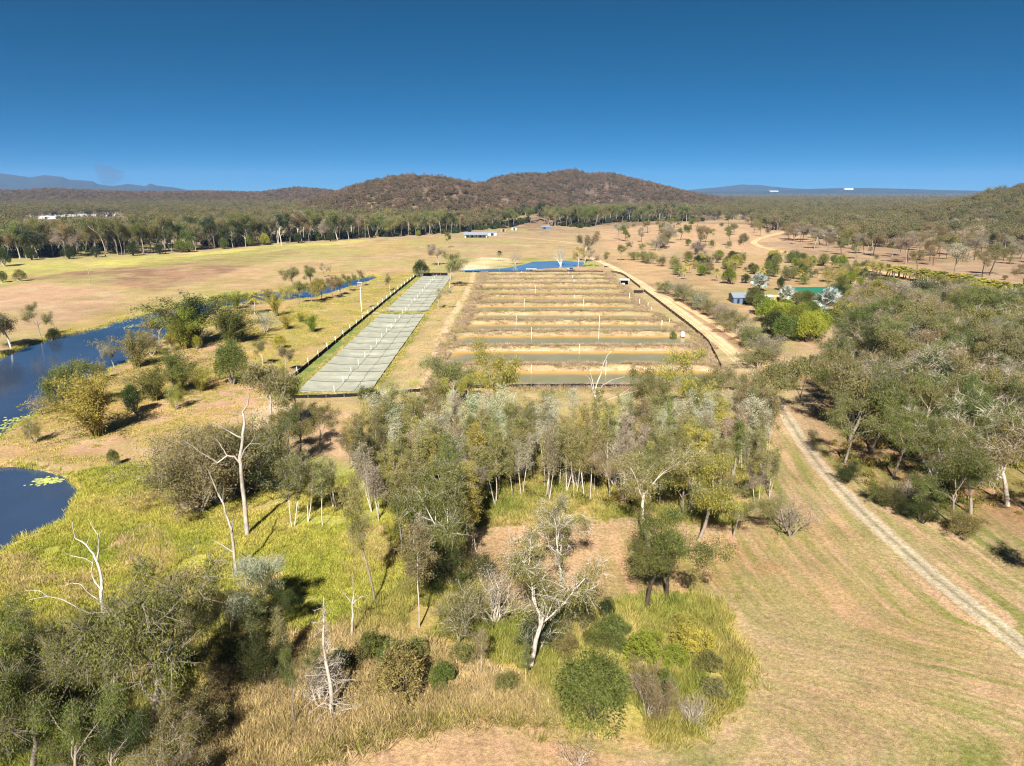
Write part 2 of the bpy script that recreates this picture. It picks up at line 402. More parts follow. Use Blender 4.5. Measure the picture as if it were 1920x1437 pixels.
paint([(100, 632), (240, 590), (300, 578), (400, 556), (540, 542), (540, 535), (380, 553), (280, 572), (200, 592), (100, 620)], (176, 158, 70), 2, 3)
paint([(-200, 700), (0, 668), (60, 640), (110, 622), (115, 632), (60, 660), (0, 690)], (110, 105, 45), 2, 3)
# ---- meadow with bamboo between the lagoon and the covered ponds
paint([(-40, 850), (60, 790), (150, 730), (260, 670), (400, 590), (540, 562), (640, 550), (720, 512), (800, 505), (560, 745), (500, 800), (350, 860), (100, 870)], (182, 150, 86), 4, 6)
paint([(400, 600), (560, 568), (700, 530), (760, 520), (640, 620), (560, 690), (480, 660), (440, 640)], (176, 154, 74), 5, 8, 0.9)
paint([(690, 520), (740, 516), (750, 526), (700, 534)], (140, 150, 60), 3, 3)
for P in ([(300, 655), (420, 648), (440, 668), (330, 680)], [(230, 770), (330, 735), (420, 730), (400, 762), (300, 790)], [(80, 830), (140, 790), (240, 815), (350, 815), (330, 850), (120, 860)], [(360, 740), (460, 722), (540, 745), (480, 790), (380, 800)]):
    paint(P, (196, 158, 116), 3, 5, 0.8)
paint([(100, 862), (190, 848), (330, 845), (345, 868), (250, 880), (140, 880)], (168, 152, 66), 3, 4, 0.8)
paint([(230, 835), (345, 832), (345, 850), (280, 845)], (204, 176, 128), 2, 3, 0.9)
# ---- marsh
MARSH = [(-150, 1100), (-20, 1040), (60, 1008), (120, 982), (130, 945), (155, 925), (128, 893), (180, 878), (330, 868), (350, 960), (520, 920), (660, 890), (740, 960), (770, 1080), (700, 1130), (640, 1170), (560, 1190), (480, 1130), (350, 1110), (150, 1150), (-100, 1180)]
paint(MARSH, (168, 164, 58), 2.5, 3)
paint([(140, 905), (220, 872), (320, 868), (330, 900), (230, 940), (160, 990), (100, 1010)], (164, 150, 36), 2, 3, 0.9)
paint([(-60, 1045), (60, 1010), (130, 985), (200, 960), (260, 950), (200, 1000), (100, 1040), (-60, 1080)], (120, 132, 40), 2, 3, 0.7)
paint([(520, 1010), (600, 985), (660, 1010), (650, 1080), (590, 1110), (520, 1070)], (116, 120, 36), 2.5, 3, 0.95)
paint([(500, 880), (560, 850), (640, 850), (720, 900), (660, 930), (520, 920)], (150, 156, 56), 2.5, 3, 0.9)
for P in ([(245, 930), (300, 922), (312, 950), (262, 965)], [(215, 1010), (290, 985), (310, 1040), (235, 1062)], [(330, 880), (352, 860), (345, 960), (320, 930)], [(0, 1050), (60, 1040), (90, 1090), (20, 1120)]):
    paint(P, (196, 166, 108), 1.5, 2.5, 0.8)
# ---- tall grass in front
TALL = [(-300, 1700), (480, 1500), (560, 1440), (640, 1404), (800, 1364), (930, 1346), (1060, 1364), (1200, 1390), (1300, 1382), (1370, 1335), (1408, 1255), (1402, 1185), (1372, 1135), (1290, 1118), (1100, 1128), (960, 1150), (900, 1090), (868, 985), (1000, 985), (1180, 968), (1380, 985), (1440, 905), (1400, 830), (900, 825), (700, 880), (740, 960), (770, 1080), (700, 1130), (640, 1170), (560, 1190), (480, 1130), (350, 1110), (150, 1150), (-150, 1180)]
paint(TALL, (176, 152, 74), 1.2, 2)
paint([(380, 1290), (520, 1210), (640, 1180), (800, 1210), (900, 1250), (1000, 1310), (930, 1350), (640, 1405), (480, 1490), (300, 1500)], (190, 152, 92), 3, 4, 0.9)
paint([(1080, 1130), (1300, 1110), (1400, 1200), (1390, 1320), (1280, 1380), (1150, 1330), (1050, 1230)], (166, 152, 64), 2, 3, 0.9)
# ---- clearing and mown paddock
paint([(900, 1000), (1000, 985), (1180, 978), (1300, 1000), (1420, 1010), (1400, 1130), (1300, 1105), (1100, 1115), (980, 1130), (900, 1080)], (190, 152, 100), 2, 3, 0.9)
paint([(1380, 1060), (1440, 1045), (1480, 1065), (1420, 1090)], (180, 128, 96), 2, 4, 0.7)
paint([(560, 1440), (640, 1408), (900, 1352), (1060, 1372), (1200, 1398), (1100, 1500), (700, 1560)], (192, 150, 102), 1.5, 3, 0.7)
paint([(1600, 1240), (1660, 1235), (1690, 1280), (1620, 1290)], (168, 134, 96), 2, 4, 0.5)
# ---- between grove and farm
paint([(560, 750), (1400, 740), (1440, 840), (900, 845), (700, 860), (600, 800)], (182, 160, 92), 4, 6, 0.9)
paint([(560, 770), (650, 770), (680, 850), (640, 880), (580, 850)], (196, 158, 112), 3, 4, 0.9)
paint([(470, 765), (560, 755), (560, 790), (480, 800)], (222, 194, 150), 2, 3, 0.9)
# ---- right of the farm
paint([(1130, 470), (1240, 470), (1260, 540), (1190, 525)], (196, 160, 104), 5, 6, 0.9)
paint([(1185, 520), (1235, 540), (1420, 640), (1450, 700), (1410, 690), (1300, 600)], (168, 128, 94), 2, 3, 0.95)
paint([(1290, 535), (1500, 540), (1500, 600), (1500, 660), (1430, 660), (1340, 575)], (156, 146, 78), 4, 5)
paint([(1385, 576), (1450, 570), (1455, 610), (1400, 600)], (188, 148, 104), 3, 3, 0.8)
paint([(1500, 720), (1560, 650), (1640, 600), (1760, 575), (2400, 560), (2700, 900), (1990, 1020), (1860, 1005), (1720, 960), (1600, 890), (1520, 820)], (150, 122, 80), 4, 6)
paint([(1590, 900), (1700, 985), (1830, 1030), (2100, 1060), (2100, 1180), (1900, 1100), (1740, 1030), (1620, 950)], (188, 150, 110), 2, 4, 0.8)
paint([(1620, 905), (1660, 920), (1700, 965), (1650, 950)], (220, 182, 148), 1, 3, 0.8)
paint([(1120, 432), (1260, 418), (1480, 422), (1560, 470), (1420, 478), (1300, 466), (1140, 468)], (198, 160, 112), 8, 10, 0.9)
paint([(1290, 478), (1420, 478), (1560, 500), (1640, 512), (1640, 530), (1500, 540), (1300, 535), (1260, 500)], (184, 152, 98), 5, 8, 0.9)
paint([(1410, 455), (1920, 440), (2300, 460), (2300, 560), (1920, 548), (1700, 518), (1560, 488)], (168, 138, 102), 8, 12, 0.9)
paint_noise((140, 108, 80), 28, 0.44, 0.62, 61, 0.8, sm(180, 260, gx) * sm(270, 330, gy) * (1 - far))
paint([(845, 468), (1080, 445), (1100, 484), (990, 490), (870, 490)], (182, 158, 102), 8, 8, 0.9)
paint([(860, 506), (870, 492), (900, 483), (950, 484), (975, 492), (960, 500), (890, 504)], (226, 198, 150), 1.5, 2)
paint([(895, 502), (960, 498), (985, 490), (960, 486), (1000, 484), (1080, 484), (1080, 488), (1000, 490), (960, 503)], (150, 154, 56), 1.5, 2, 0.9)
paint([(1085, 490), (1120, 485), (1125, 500), (1090, 503)], (150, 170, 50), 2, 2, 0.9)
paint_noise((150, 122, 84), 30, 0.46, 0.62, 63, 0.32, sm(150, 260, gy) * (1 - sm(900, 1200, gy)))
paint_noise((196, 172, 120), 12, 0.52, 0.66, 65, 0.35, sm(150, 260, gy) * (1 - sm(900, 1200, gy)))
paint_noise((166, 162, 84), 45, 0.46, 0.62, 67, 0.6, sm(200, 300, gy) * (1 - sm(900, 1200, gy)) * (gx < 20))
# general dry/green drift
paint_noise((190, 152, 108), 22, 0.5, 0.68, 71, 0.45, 1 - far)
paint_noise((152, 142, 66), 17, 0.56, 0.72, 73, 0.40, (1 - far))
# the verges of the gravel track
rd, rs = linedist(ROADL, gx, gy)
m = (1 - sm(2.6, 4.2, rd + wob * 1.6)) * 0.55
col = col * (1 - m[:, None]) + lin((196, 160, 118))[None] * m[:, None]
F = (np.arange(len(ys) - 1)[:, None] * NC + np.arange(NC - 1)[None, :])
F = np.stack([F, F + 1, F + NC + 1, F + NC], -1).reshape(-1, 4)
me = mesh('ground', np.stack([gx, gy, gz], 1), F, [M_GROUND], True)
gl_ = (col * [0.3, 0.5, 0.2]).sum(1, keepdims=True)
setcol(me, (col * 0.90 + gl_ * 0.10) * np.array([0.82, 0.80, 0.93]))
# mowing lines: they follow the track, then swing round the tall grass
TW = wpoly([(1060, 1364), (1200, 1390), (1300, 1382), (1370, 1335), (1408, 1255), (1402, 1185), (1372, 1135), (1250, 1118), (1100, 1128), (1000, 1250)])
mnear = gy < 200
td = np.full(gx.shape, 300.0); td[mnear] = sdist(TW, gx[mnear], gy[mnear])
k = sm(62, 44, gy)[...] if False else 1 - sm(46, 66, gy)
fs = rd * (1 - k) + (60 - td) * k
ft = rs * (1 - k) + np.degrees(np.arctan2(gy - 52, gx - 14)) * 0.6 * k
fl = me.attributes.new('flow', 'FLOAT_VECTOR', 'POINT')
fl.data.foreach_set('vector', np.stack([fs, ft, 0 * fs], 1).astype(np.float32).ravel())
mw = (1 - sm(110, 150, gy)) * sm(-0.5, 1.5, td) * sm(8, 20, gx + 0.35 * (80 - gy)) * (0.5 + 0.5 * sm(0.35, 0.6, fbm(gx / 26, gy / 26, 81, 3)))
ma = me.attributes.new('mow', 'FLOAT', 'POINT'); ma.data.foreach_set('value', mw.astype(np.float32))
obj('ground', me, kind='structure', label='dry grazing country in tan and yellow-green running to the hills', cat='ground')

# ------------------------------------------------------------------ water
def water(name, P, z, mat, label, cat, step=3.0):
    x = np.arange(P[:, 0].min() - 4, P[:, 0].max() + 4, step); y = np.arange(P[:, 1].min() - 4, P[:, 1].max() + 4, step)
    X, Y = np.meshgrid(x, y); nx = len(x)
    sd = sdist(P, X + step / 2, Y + step / 2)
    j, i = np.nonzero(sd[:-1, :-1] < 4.0)
    b = j * nx + i; F = np.stack([b, b + 1, b + nx + 1, b + nx], 1)
    used, inv = np.unique(F, return_inverse=True)
    V = np.stack([X.ravel(), Y.ravel(), np.full(X.size, z)], 1)[used]
    return obj(name, mesh(name, V, inv.reshape(-1, 4), [mat]), kind='structure', label=label, cat=cat)
water('lagoon_water', LAGOON, WL, M_WATER, 'dark blue lagoon winding past bamboo at the left edge', 'water')
water('dam_water', DAM, WL, M_DAM, 'small bright blue dam beyond the far end of the ponds', 'water', 2.0)
# ------------------------------------------------------------------ the pond farm
CREST = [154.5, 175.5, 198.5, 220.8, 240.7, 259.7, 280.5, 301.5, 321.0, 342.5, 360.5, 378.5, 395.6]
PX0, PX1 = -17.0, 53.0
fx = np.arange(FX0 - 0.5, FX1 + 0.51, 0.85); fy = np.arange(FY0 - 0.5, FY1 + 0.51, 0.5)
X, Y = np.meshgrid(fx, fy); X = X.ravel(); Y = Y.ravel()
w1 = (fbm(X / 6, Y / 6, 91, 3) - 0.5)
def rrect(x, y, x0, x1, y0, y1, r):
    qx = np.abs(x - (x0 + x1) / 2) - (x1 - x0) / 2 + r; qy = np.abs(y - (y0 + y1) / 2) - (y1 - y0) / 2 + r
    return np.hypot(np.maximum(qx, 0), np.maximum(qy, 0)) + np.minimum(np.maximum(qx, qy), 0) - r
Z = np.zeros(X.shape); fc = np.repeat(lin((182, 158, 100))[None], len(X), 0)
def fmix(m, c):
    global fc
    fc = fc * (1 - m[:, None]) + lin(c)[None] * m[:, None]
fmix(sm(0.45, 0.62, fbm(X / 9, Y / 9, 93, 4)) * 0.7, (158, 152, 78))
fmix(sm(0.5, 0.66, fbm(X / 5, Y / 5, 95, 4)) * 0.8, (206, 170, 118))
rng = np.random.default_rng(5)
POND = []
for k in range(12):
    y0, y1 = CREST[k] + 1.2, CREST[k + 1] - 1.0
    x1 = PX1 + [2, 1, 5, 4, 1, -2, 0, -1, 0, -2, -1, 1][k]; x0 = PX0 + [-1, -2, -2, 0, 1, 1, 2, 2, 1, 2, 2, 2][k]
    POND.append((x0, x1, y0, y1))
    sd = rrect(X, Y, x0, x1, y0, y1, 5.5) + w1 * 1.3
    Z += 0.40 * (1 - sm(0, 2.5, np.abs(sd - 0.4))) - 1.45 * sm(0.0, 3.6, -sd)
    ins = sm(-0.2, 0.8, -sd)
    fmix(ins, (150, 128, 92))
    # the sun-struck slope that faces the camera is bare ochre clay
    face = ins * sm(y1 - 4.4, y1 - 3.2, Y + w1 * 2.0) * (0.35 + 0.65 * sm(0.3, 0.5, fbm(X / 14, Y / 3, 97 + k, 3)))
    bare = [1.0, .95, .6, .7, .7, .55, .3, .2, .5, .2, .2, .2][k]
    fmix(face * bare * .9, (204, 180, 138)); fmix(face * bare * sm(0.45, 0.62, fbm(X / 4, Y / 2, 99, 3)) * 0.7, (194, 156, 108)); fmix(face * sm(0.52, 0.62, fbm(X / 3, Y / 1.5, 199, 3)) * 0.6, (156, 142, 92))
    floor = sm(2.8, 4.2, -sd)
    fmix(floor, (150, 148, 118)); fmix(sm(2.6, 3.6, -sd) * (1 - sm(4.4, 5.6, -sd)) * sm((y0 + y1) / 2, y1, Y), (206, 158, 62))
    if k > 1: fmix(floor * sm(0.42, 0.58, fbm(X / 11, Y / 2.4, 120 + k, 3)), (152, 146, 78))
NETS = [(-49.5, -33.0, 151.0, 256.0), (-48.8, -33.0, 262.0, 374.0)]
for x0, x1, y0, y1 in NETS:
    sd = rrect(X, Y, x0, x1, y0, y1, 2.0) + w1 * 0.8
    Z += -1.2 * sm(0.0, 3.0, -sd); fmix(sm(-2.6, -0.5, -sd) * (1 - sm(-0.5, 0.5, -sd)) * 0.8, (150, 118, 88)); fmix(sm(0, 2, -sd), (120, 112, 90))
fmix(sm(-55.2, -54.4, X) * (1 - sm(-52.0, -50.5, X + w1)) * sm(0.3, 0.5, fbm(X / 8, Y / 14, 111, 3)), (120, 140, 58))
fmix((1 - sm(1.0, 1.9, np.abs(X + 21.6 + 0.9 * np.sin(Y / 30) + w1 * 1.2))) * 0.9, (224, 188, 146))
fmix((1 - sm(2.2, 3.0, np.abs(X + 26.5 + w1 * 2))) * 0.5, (206, 172, 122))
nearl = np.interp(X, [-52, -40, -28, -20, -10, 10, 35, 53], [148.2, 148.9, 151.4, 154.0, 155.5, 156.1, 155.7, 154.4])
fmix(((1 - sm(1.1, 1.8, np.abs(Y - nearl - .8 + w1 * .8))) * (0.5 + 0.5 * sm(.35, .5, fbm(X / 6, Y * 0, 222, 3))) * (1 - sm(52, 54, X)) + sm(257.0, 258, Y + w1) * (1 - sm(260.5, 261.5, Y + w1)) * (X < -31)) * 0.9, (232, 212, 182))
fmix((Y < 146.9) * 1.0, (182, 158, 100))
fmix(sm(52, 58, X) * 0.6, (194, 168, 116))
edge = np.minimum(np.minimum(X - FX0, FX1 - X), np.minimum(Y - FY0, FY1 - Y))
Z = Z * sm(0.0, 1.5, edge) + 0.03
n1 = len(fx)
F = (np.arange(len(fy) - 1)[:, None] * n1 + np.arange(n1 - 1)[None, :]); F = np.stack([F, F + 1, F + n1 + 1, F + n1], -1).reshape(-1, 4)
me = mesh('farm_terrain', np.stack([X, Y, Z], 1), F, [M_FARM], True); gl_ = (fc * [0.3, 0.5, 0.2]).sum(1, keepdims=True); setcol(me, (fc * 0.86 + gl_ * 0.14) * np.array([0.76, 0.75, 0.80]))
obj('farm_terrain', me, kind='structure', label='earth banks and bare clay slopes around the long ponds', cat='ground')
FZ = Z.reshape(len(fy), n1)
def farm_z(x, y):
    i = np.clip(((np.asarray(y) - fy[0]) / 0.5).astype(int), 0, len(fy) - 1); j = np.clip(((np.asarray(x) - fx[0]) / 0.85).astype(int), 0, n1 - 1)
    return FZ[i, j]
def anyz(x, y):
    if FX0 < x < FX1 and FY0 < y < FY1: return float(farm_z(np.array([x]), np.array([y]))[0])
    return tz(x, y)
def pond_water(name):
    m, n, l, o = newmat(name); p = principled(n, l, o, 0.22, 0.35); p.inputs['IOR'].default_value = 1.33
    g = n.new('ShaderNodeNewGeometry'); t = noise(n, l, 1.6, 3, g.outputs['Position']); b = noise(n, l, 0.11, 4, g.outputs['Position'])
    at = n.new('ShaderNodeAttribute'); at.attribute_name = 'Col'
    l.new(mixc(n, l, maprange(n, l, b.outputs[0], 0.35, 0.65, 0, 1), at.outputs['Color'], mixc(n, l, 1.0, at.outputs['Color'], (0.85, 0.85, 0.66), 'MULTIPLY')), p.inputs['Base Color'])
    bump(n, l, t.outputs[0], 0.2, 0.05, p); return m
M_POND = pond_water('murky_pond_water')
ORD = ['first', 'second', 'third', 'fourth', 'fifth', 'sixth', 'seventh', 'eighth', 'ninth', 'tenth', 'eleventh', 'twelfth', 'thirteenth', 'fourteenth', 'fifteenth', 'sixteenth', 'seventeenth', 'eighteenth', 'nineteenth', 'twentieth', 'twenty-first', 'twenty-second', 'twenty-third', 'twenty-fourth', 'twenty-fifth', 'twenty-sixth', 'twenty-seventh', 'twenty-eighth', 'twenty-ninth', 'thirtieth']
for k, (x0, x1, y0, y1) in enumerate(POND):
    # silty water: grey-green in the middle, ochre over the clay shallows
    xs_ = np.linspace(x0 + 1, x1 - 1, 40); yr = np.linspace(y0 + 1, y1 - 1, 16); XX, YY = np.meshgrid(xs_, yr); sdp = -rrect(XX, YY, x0, x1, y0, y1, 5.5) + (fbm(XX / 5, YY / 3, 300 + k, 3) - .5) * 2.5
    sh = (1 - sm(2.6, 6.5, sdp)) * sm(y0 + (y1 - y0) * .35, y1 - 3, YY) * [1, 1, .9, .7, .7, .8, .6, .5, .6, .5, .4, .4][k]
    wc = lin((128, 122, 94))[None, None] * (1 - sh[..., None]) + lin((190, 146, 80))[None, None] * sh[..., None]
    fi = (np.arange(15)[:, None] * 40 + np.arange(39)[None, :]); fi = np.stack([fi, fi + 1, fi + 41, fi + 40], -1).reshape(-1, 4)
    wmesh = mesh('pond_water', np.stack([XX, YY, np.full(XX.shape, -0.36)], -1).reshape(-1, 3), fi, [M_POND]); setcol(wmesh, wc.reshape(-1, 3))
    obj('pond_water', wmesh, kind='structure', label='murky shallow water of the %s long pond from the near end' % ORD[k], cat='water')
# ------------------------------------------------------------------ tracks
def track(name, line, width, cols, label, z=0.05, step=0.7, nrow=13, seed=0, mat=None, ext=0.0):
    L = resample(line, step); T = np.gradient(L, axis=0); T /= np.linalg.norm(T, axis=1)[:, None]
    Nn = np.stack([-T[:, 1], T[:, 0]], 1); u = np.linspace(-1, 1, nrow)
    n = len(L); s_ = np.arange(n) * step
    rag = 1 + 0.30 * (fbm(s_[:, None] / 3.0 + 7 * (u[None, :] > 0), np.zeros((n, nrow)), seed, 3) - 0.5) * (np.abs(u[None, :]) ** 2)
    X = L[:, 0:1] + Nn[:, 0:1] * u[None, :] * width / 2 * rag; Y = L[:, 1:2] + Nn[:, 1:2] * u[None, :] * width / 2 * rag
    rut = -0.05 * np.exp(-((np.abs(u) - 0.5) / 0.18) ** 2) - 0.03 * (np.abs(u) > 0.97)
    Z = terr(X, Y) + z + rut[None, :]
    cu = np.array([0.0, 0.18, 0.36, 0.62, 0.84, 1.0]); C = np.stack([lin(c) for c in cols])
    uu = np.clip(np.abs(u)[None, :] + 0.25 * (fbm(X / 1.3, Y / 1.3, seed + 5, 3) - 0.5), 0, 1)
    cc = np.stack([np.interp(uu, cu, C[:, q]) for q in range(3)], -1)
    cc *= (0.86 + 0.28 * fbm(X / 4, Y / 4, seed + 9, 3))[..., None]
    F = (np.arange(n - 1)[:, None] * nrow + np.arange(nrow - 1)[None, :]); F = np.stack([F, F + 1, F + nrow + 1, F + nrow], -1).reshape(-1, 4)
    me = mesh(name, np.stack([X, Y, Z], -1).reshape(-1, 3), F[:, ::-1], [M_FARM], True); setcol(me, cc.reshape(-1, 3) * 0.85)
    obj(name, me, kind='structure', label=label, cat='track')
PALE = [(148, 132, 104), (166, 150, 124), (184, 168, 146), (186, 168, 146), (180, 158, 126), (162, 140, 100)]
track('gravel_track', ROADC[:11], 3.2, PALE, 'pale two-rut gravel track running from the lower right corner to the farm', seed=1)
WIDE = [(206, 176, 136), (214, 186, 148), (222, 196, 160), (220, 192, 156), (208, 176, 136), (176, 146, 104)]
track('farm_road', ROADC[10:], 5.2, WIDE, 'wide pale sandy road along the right side of the ponds', seed=3, z=0.07)
SAND = [(214, 176, 132), (218, 180, 138), (226, 190, 148), (222, 184, 142), (206, 166, 122), (172, 134, 96)]
track('dirt_track', [flat(*p) for p in ((1190, 528), (1215, 540), (1262, 563), (1310, 590), (1355, 618), (1400, 645), (1425, 668), (1450, 700))], 3.2, SAND, 'rutted earth track beside the row of grey-green shrubs', seed=11)
track('dirt_road', [flat(*p) for p in ((2300, 640), (1960, 566), (1850, 548), (1740, 528), (1660, 513), (1600, 500), (1545, 490), (1480, 476), (1425, 463), (1412, 455), (1425, 446), (1465, 437), (1500, 431), (1540, 427))], 7.0, SAND, 'pale dirt road curving through the open woodland on the right', seed=21, step=1.5, z=0.12)
track('farm_lane', [flat(*p) for p in ((1085, 458), (1040, 452), (990, 448), (940, 445), (905, 445))], 4.0, SAND, 'faint lane across the paddock to the long house', seed=31, step=1.5, z=0.15)
# ------------------------------------------------------------------ vegetation: shapes
def nrm(v): return v / (np.linalg.norm(v, axis=-1, keepdims=True) + 1e-9)
class Sk:
    def __init__(s): s.tubes = []; s.tips = []
def grow(rng, o, p, d, L, r, lev, c):
    n = c['seg'][lev]; pts = [p]; rad = [r]; dirs = [d]
    for i in range(n):
        d = nrm(d + rng.normal(0, c['wob'][lev], 3) + np.array([0, 0, c['up'][lev]]))
        p = p + d * L / n; pts.append(p); rad.append(r * (1 - (i + 1) / n * (1 - c['tap'][lev]))); dirs.append(d)
    o.tubes.append((np.array(pts), np.array(rad), c['k'][lev]))
    last = len(c['seg']) - 1
    if lev == last:
        o.tips.append((pts[-1], d));
        if n > 1: o.tips.append((pts[-2], d))
        return
    m = c['kids'][lev]; az = rng.uniform(0, 6.28)
    for j in range(m):
        t = c['frm'][lev] + (1 - c['frm'][lev]) * (j + rng.uniform(0.2, 1.0)) / m
        t = min(t, 1.0); q = t * n; i = min(int(q), n - 1); f = q - i
        b = pts[i] * (1 - f) + pts[i + 1] * f; bd = dirs[min(i + 1, n)]; br = rad[i] * (1 - f) + rad[i + 1] * f
        az += 2.4 + rng.normal(0, 0.4)
        a = R(c['ang'][lev]) * rng.uniform(0.65, 1.3)
        ref = np.array([1., 0, 0]) if abs(bd[2]) > 0.7 else np.array([0, 0, 1.])
        e1 = nrm(np.cross(bd, ref)); e2 = np.cross(bd, e1)
        nd = nrm(bd * math.cos(a) + (e1 * math.cos(az) + e2 * math.sin(az)) * math.sin(a))
        grow(rng, o, b, nd, L * c['len'][lev] * rng.uniform(0.7, 1.2) * (1.15 - 0.45 * t if lev else 1.0), br * c['rr'][lev], lev + 1, c)
def wood_mesh(name, tubes, mat=None):
    V = []; F = []; n = 0
    for P, r, k in tubes:
        v, f = tube_arrays(P, r, k); V.append(v); F.append(f + n); n += len(v)
    return mesh(name, np.concatenate(V), np.concatenate(F), [mat or M_BARK], True)
def leaf_quads(rng, pos, L, W, droop, out=None, flatn=0.0):
    n = len(pos); rv = nrm(rng.normal(0, 1, (n, 3)))
    d = nrm(rv * (1 - droop) + np.array([0, 0, -1.0]) * droop if out is None else rv * 0.6 + out)
    s = np.cross(d, nrm(rng.normal(0, 1, (n, 3)) + np.array([0, 0, flatn]))); s = nrm(s)
    l_ = (L * rng.uniform(0.6, 1.3, n))[:, None]; w_ = (W * rng.uniform(0.7, 1.3, n))[:, None]
    V = np.stack([pos, pos + d * l_ * 0.5 + s * w_ * 0.5, pos + d * l_, pos + d * l_ * 0.5 - s * w_ * 0.5], 1).reshape(-1, 3)
    return V, np.arange(4 * n).reshape(-1, 4)
def clump_pts(rng, tips, n, rad, fl=0.7):
    P = []
    for t, d in tips:
        q = nrm(rng.normal(0, 1, (n, 3))) * (rng.uniform(0, 1, (n, 1)) ** 0.45)
        P.append(t + q * np.array([rad, rad, rad * fl]) * rng.uniform(0.7, 1.25))
    return np.concatenate(P)
def leafmesh(name, V, F, mat=None): return mesh(name, V, F, [mat or M_LEAF])
K = {}
def reg(kind, trunk, crown, H): K.setdefault(kind, []).append((trunk, crown, H))
def heightof(*mm):
    h = 0
    for m_ in mm:
        if m_ is None: continue
        a = np.empty(len(m_.vertices) * 3, np.float32); m_.vertices.foreach_get('co', a); h = max(h, np.percentile(a[2::3], 99.7))
    return h
def make(kind, sk, V, F, tm=None, lm=None):
    t = wood_mesh(kind + '_trunk', sk.tubes, tm) if sk and sk.tubes else None
    c = leafmesh(kind + '_crown', V, F, lm) if V is not None else None
    reg(kind, t, c, heightof(t, c))
UPZ = np.array([0, 0, 1.0])
def gum_cfg(H, kids=(3, 4, 4), ang=(30, 38, 42), up=(0.02, 0.11, 0.07, -0.04), ln=(0.8, 0.6, 0.5), frm=(0.62, 0.30, 0.25)):
    return dict(seg=(5, 5, 4, 3), wob=(0.07, 0.18, 0.22, 0.25), up=up, tap=(0.62, 0.40, 0.35, 0.25), k=(7, 5, 4, 3), kids=kids, frm=frm, ang=ang, len=ln, rr=(0.62, 0.5, 0.5))
def twigs(rng, sk, tips, n, L):
    for t, d in tips:
        for _ in range(n):
            e = nrm(d * 0.7 + rng.normal(0, .6, 3)); sk.tubes.append((np.array([t - d * .1, t + e * L * rng.uniform(.5, 1.2)]), np.array([.014, .006]), 3))
def hang(rng, tips, n, r, drop):
    """leaf positions: small loose clumps that trail downwards, of uneven size and density"""
    P = []
    for t, d in tips:
        m = int(n * rng.uniform(0.25, 1.7)); s = r * rng.uniform(0.6, 1.35)
        q = rng.normal(0, 1, (m, 3)) * np.array([.5, .5, .38]) * s; q[:, 2] -= drop * rng.uniform(0, 1, m) ** 1.5
        P.append(t + q)
    return np.concatenate(P)
for v in range(8):        # open-crowned gum trees
    rng = np.random.default_rng(100 + v); sk = Sk(); H = 14.0
    tr = [0.34, 0.42, 0.30, 0.48, 0.38, 0.26, 0.44, 0.36][v]
    grow(rng, sk, np.array([0, 0, -0.3]), nrm(np.array([rng.normal(0, .10), rng.normal(0, .10), 1])), H * tr, 0.16, 0, gum_cfg(H, kids=[(3, 5, 4), (4, 4, 4), (3, 5, 5), (3, 4, 4), (4, 4, 4), (4, 5, 4), (3, 5, 4), (2, 6, 5)][v], ln=(0.95 if tr < .35 else 0.72, 0.55, 0.5)))
    tips = [t for t in sk.tips if rng.uniform() < 0.85]; twigs(rng, sk, sk.tips, 2, .8)
    P = hang(rng, tips, 84, 0.74, 0.55); V, F = leaf_quads(rng, P, 0.25, 0.07, 0.6); make('gum', sk, V, F)
    if v < 4: P = hang(rng, tips, 125, 0.70, 0.55); V, F = leaf_quads(rng, P, 0.19, 0.055, 0.6); make('gum_big', sk, V, F)
for v in range(5):        # gums with much bare pale limb showing
    rng = np.random.default_rng(140 + v); sk = Sk(); H = 14.0
    c = gum_cfg(H, kids=(4, 5, 4), ang=(38, 48, 50), up=(0.02, 0.10, 0.05, 0), ln=(1.0, 0.55, 0.55)); c['wob'] = (0.1, 0.26, 0.32, 0.3)
    grow(rng, sk, np.array([0, 0, -0.3]), nrm(np.array([rng.normal(0, .10), rng.normal(0, .10), 1])), H * 0.30, 0.19, 0, c); twigs(rng, sk, sk.tips, 4, 1.0)
    tips = [t for t in sk.tips if rng.uniform() < 0.72]
    P = hang(rng, tips, 76, 0.66, 0.5); V, F = leaf_quads(rng, P, 0.21, 0.06, 0.55); make('gum_bare', sk, V, F)
    if v < 3: P = hang(rng, tips, 120, 0.62, 0.5); V, F = leaf_quads(rng, P, 0.16, 0.048, 0.55); make('gum_bare_big', sk, V, F)
for v in range(6):        # slender paperbarks: narrow crowns on straight pale stems
    rng = np.random.default_rng(180 + v); sk = Sk(); H = 11.0
    for q in range([1, 2, 2, 3, 2, 1][v]):
        c = dict(seg=(9, 4, 3), wob=(0.035, 0.18, 0.2), up=(0.03, 0.16, 0.05), tap=(0.18, 0.3, 0.3), k=(6, 4, 3), kids=(19, 3), frm=(0.44, 0.3), ang=(38, 40), len=(0.13, 0.6), rr=(0.42, 0.5))
        grow(rng, sk, np.array([rng.normal(0, .35) * (q > 0), rng.normal(0, .35) * (q > 0), -0.2]), nrm(np.array([rng.normal(0, .05 + .07 * (q > 0)), rng.normal(0, .05 + .07 * (q > 0)), 1])), H * (1 - 0.12 * q), 0.088, 0, c)
    twigs(rng, sk, sk.tips, 1, .6)
    P = hang(rng, sk.tips, int(40 / (1 + 0.5 * [0, 1, 0, 2, 1, 0][v])), 0.52, 0.3)
    V, F = leaf_quads(rng, P, 0.22, 0.07, 0.3); make('paperbark', sk, V, F)
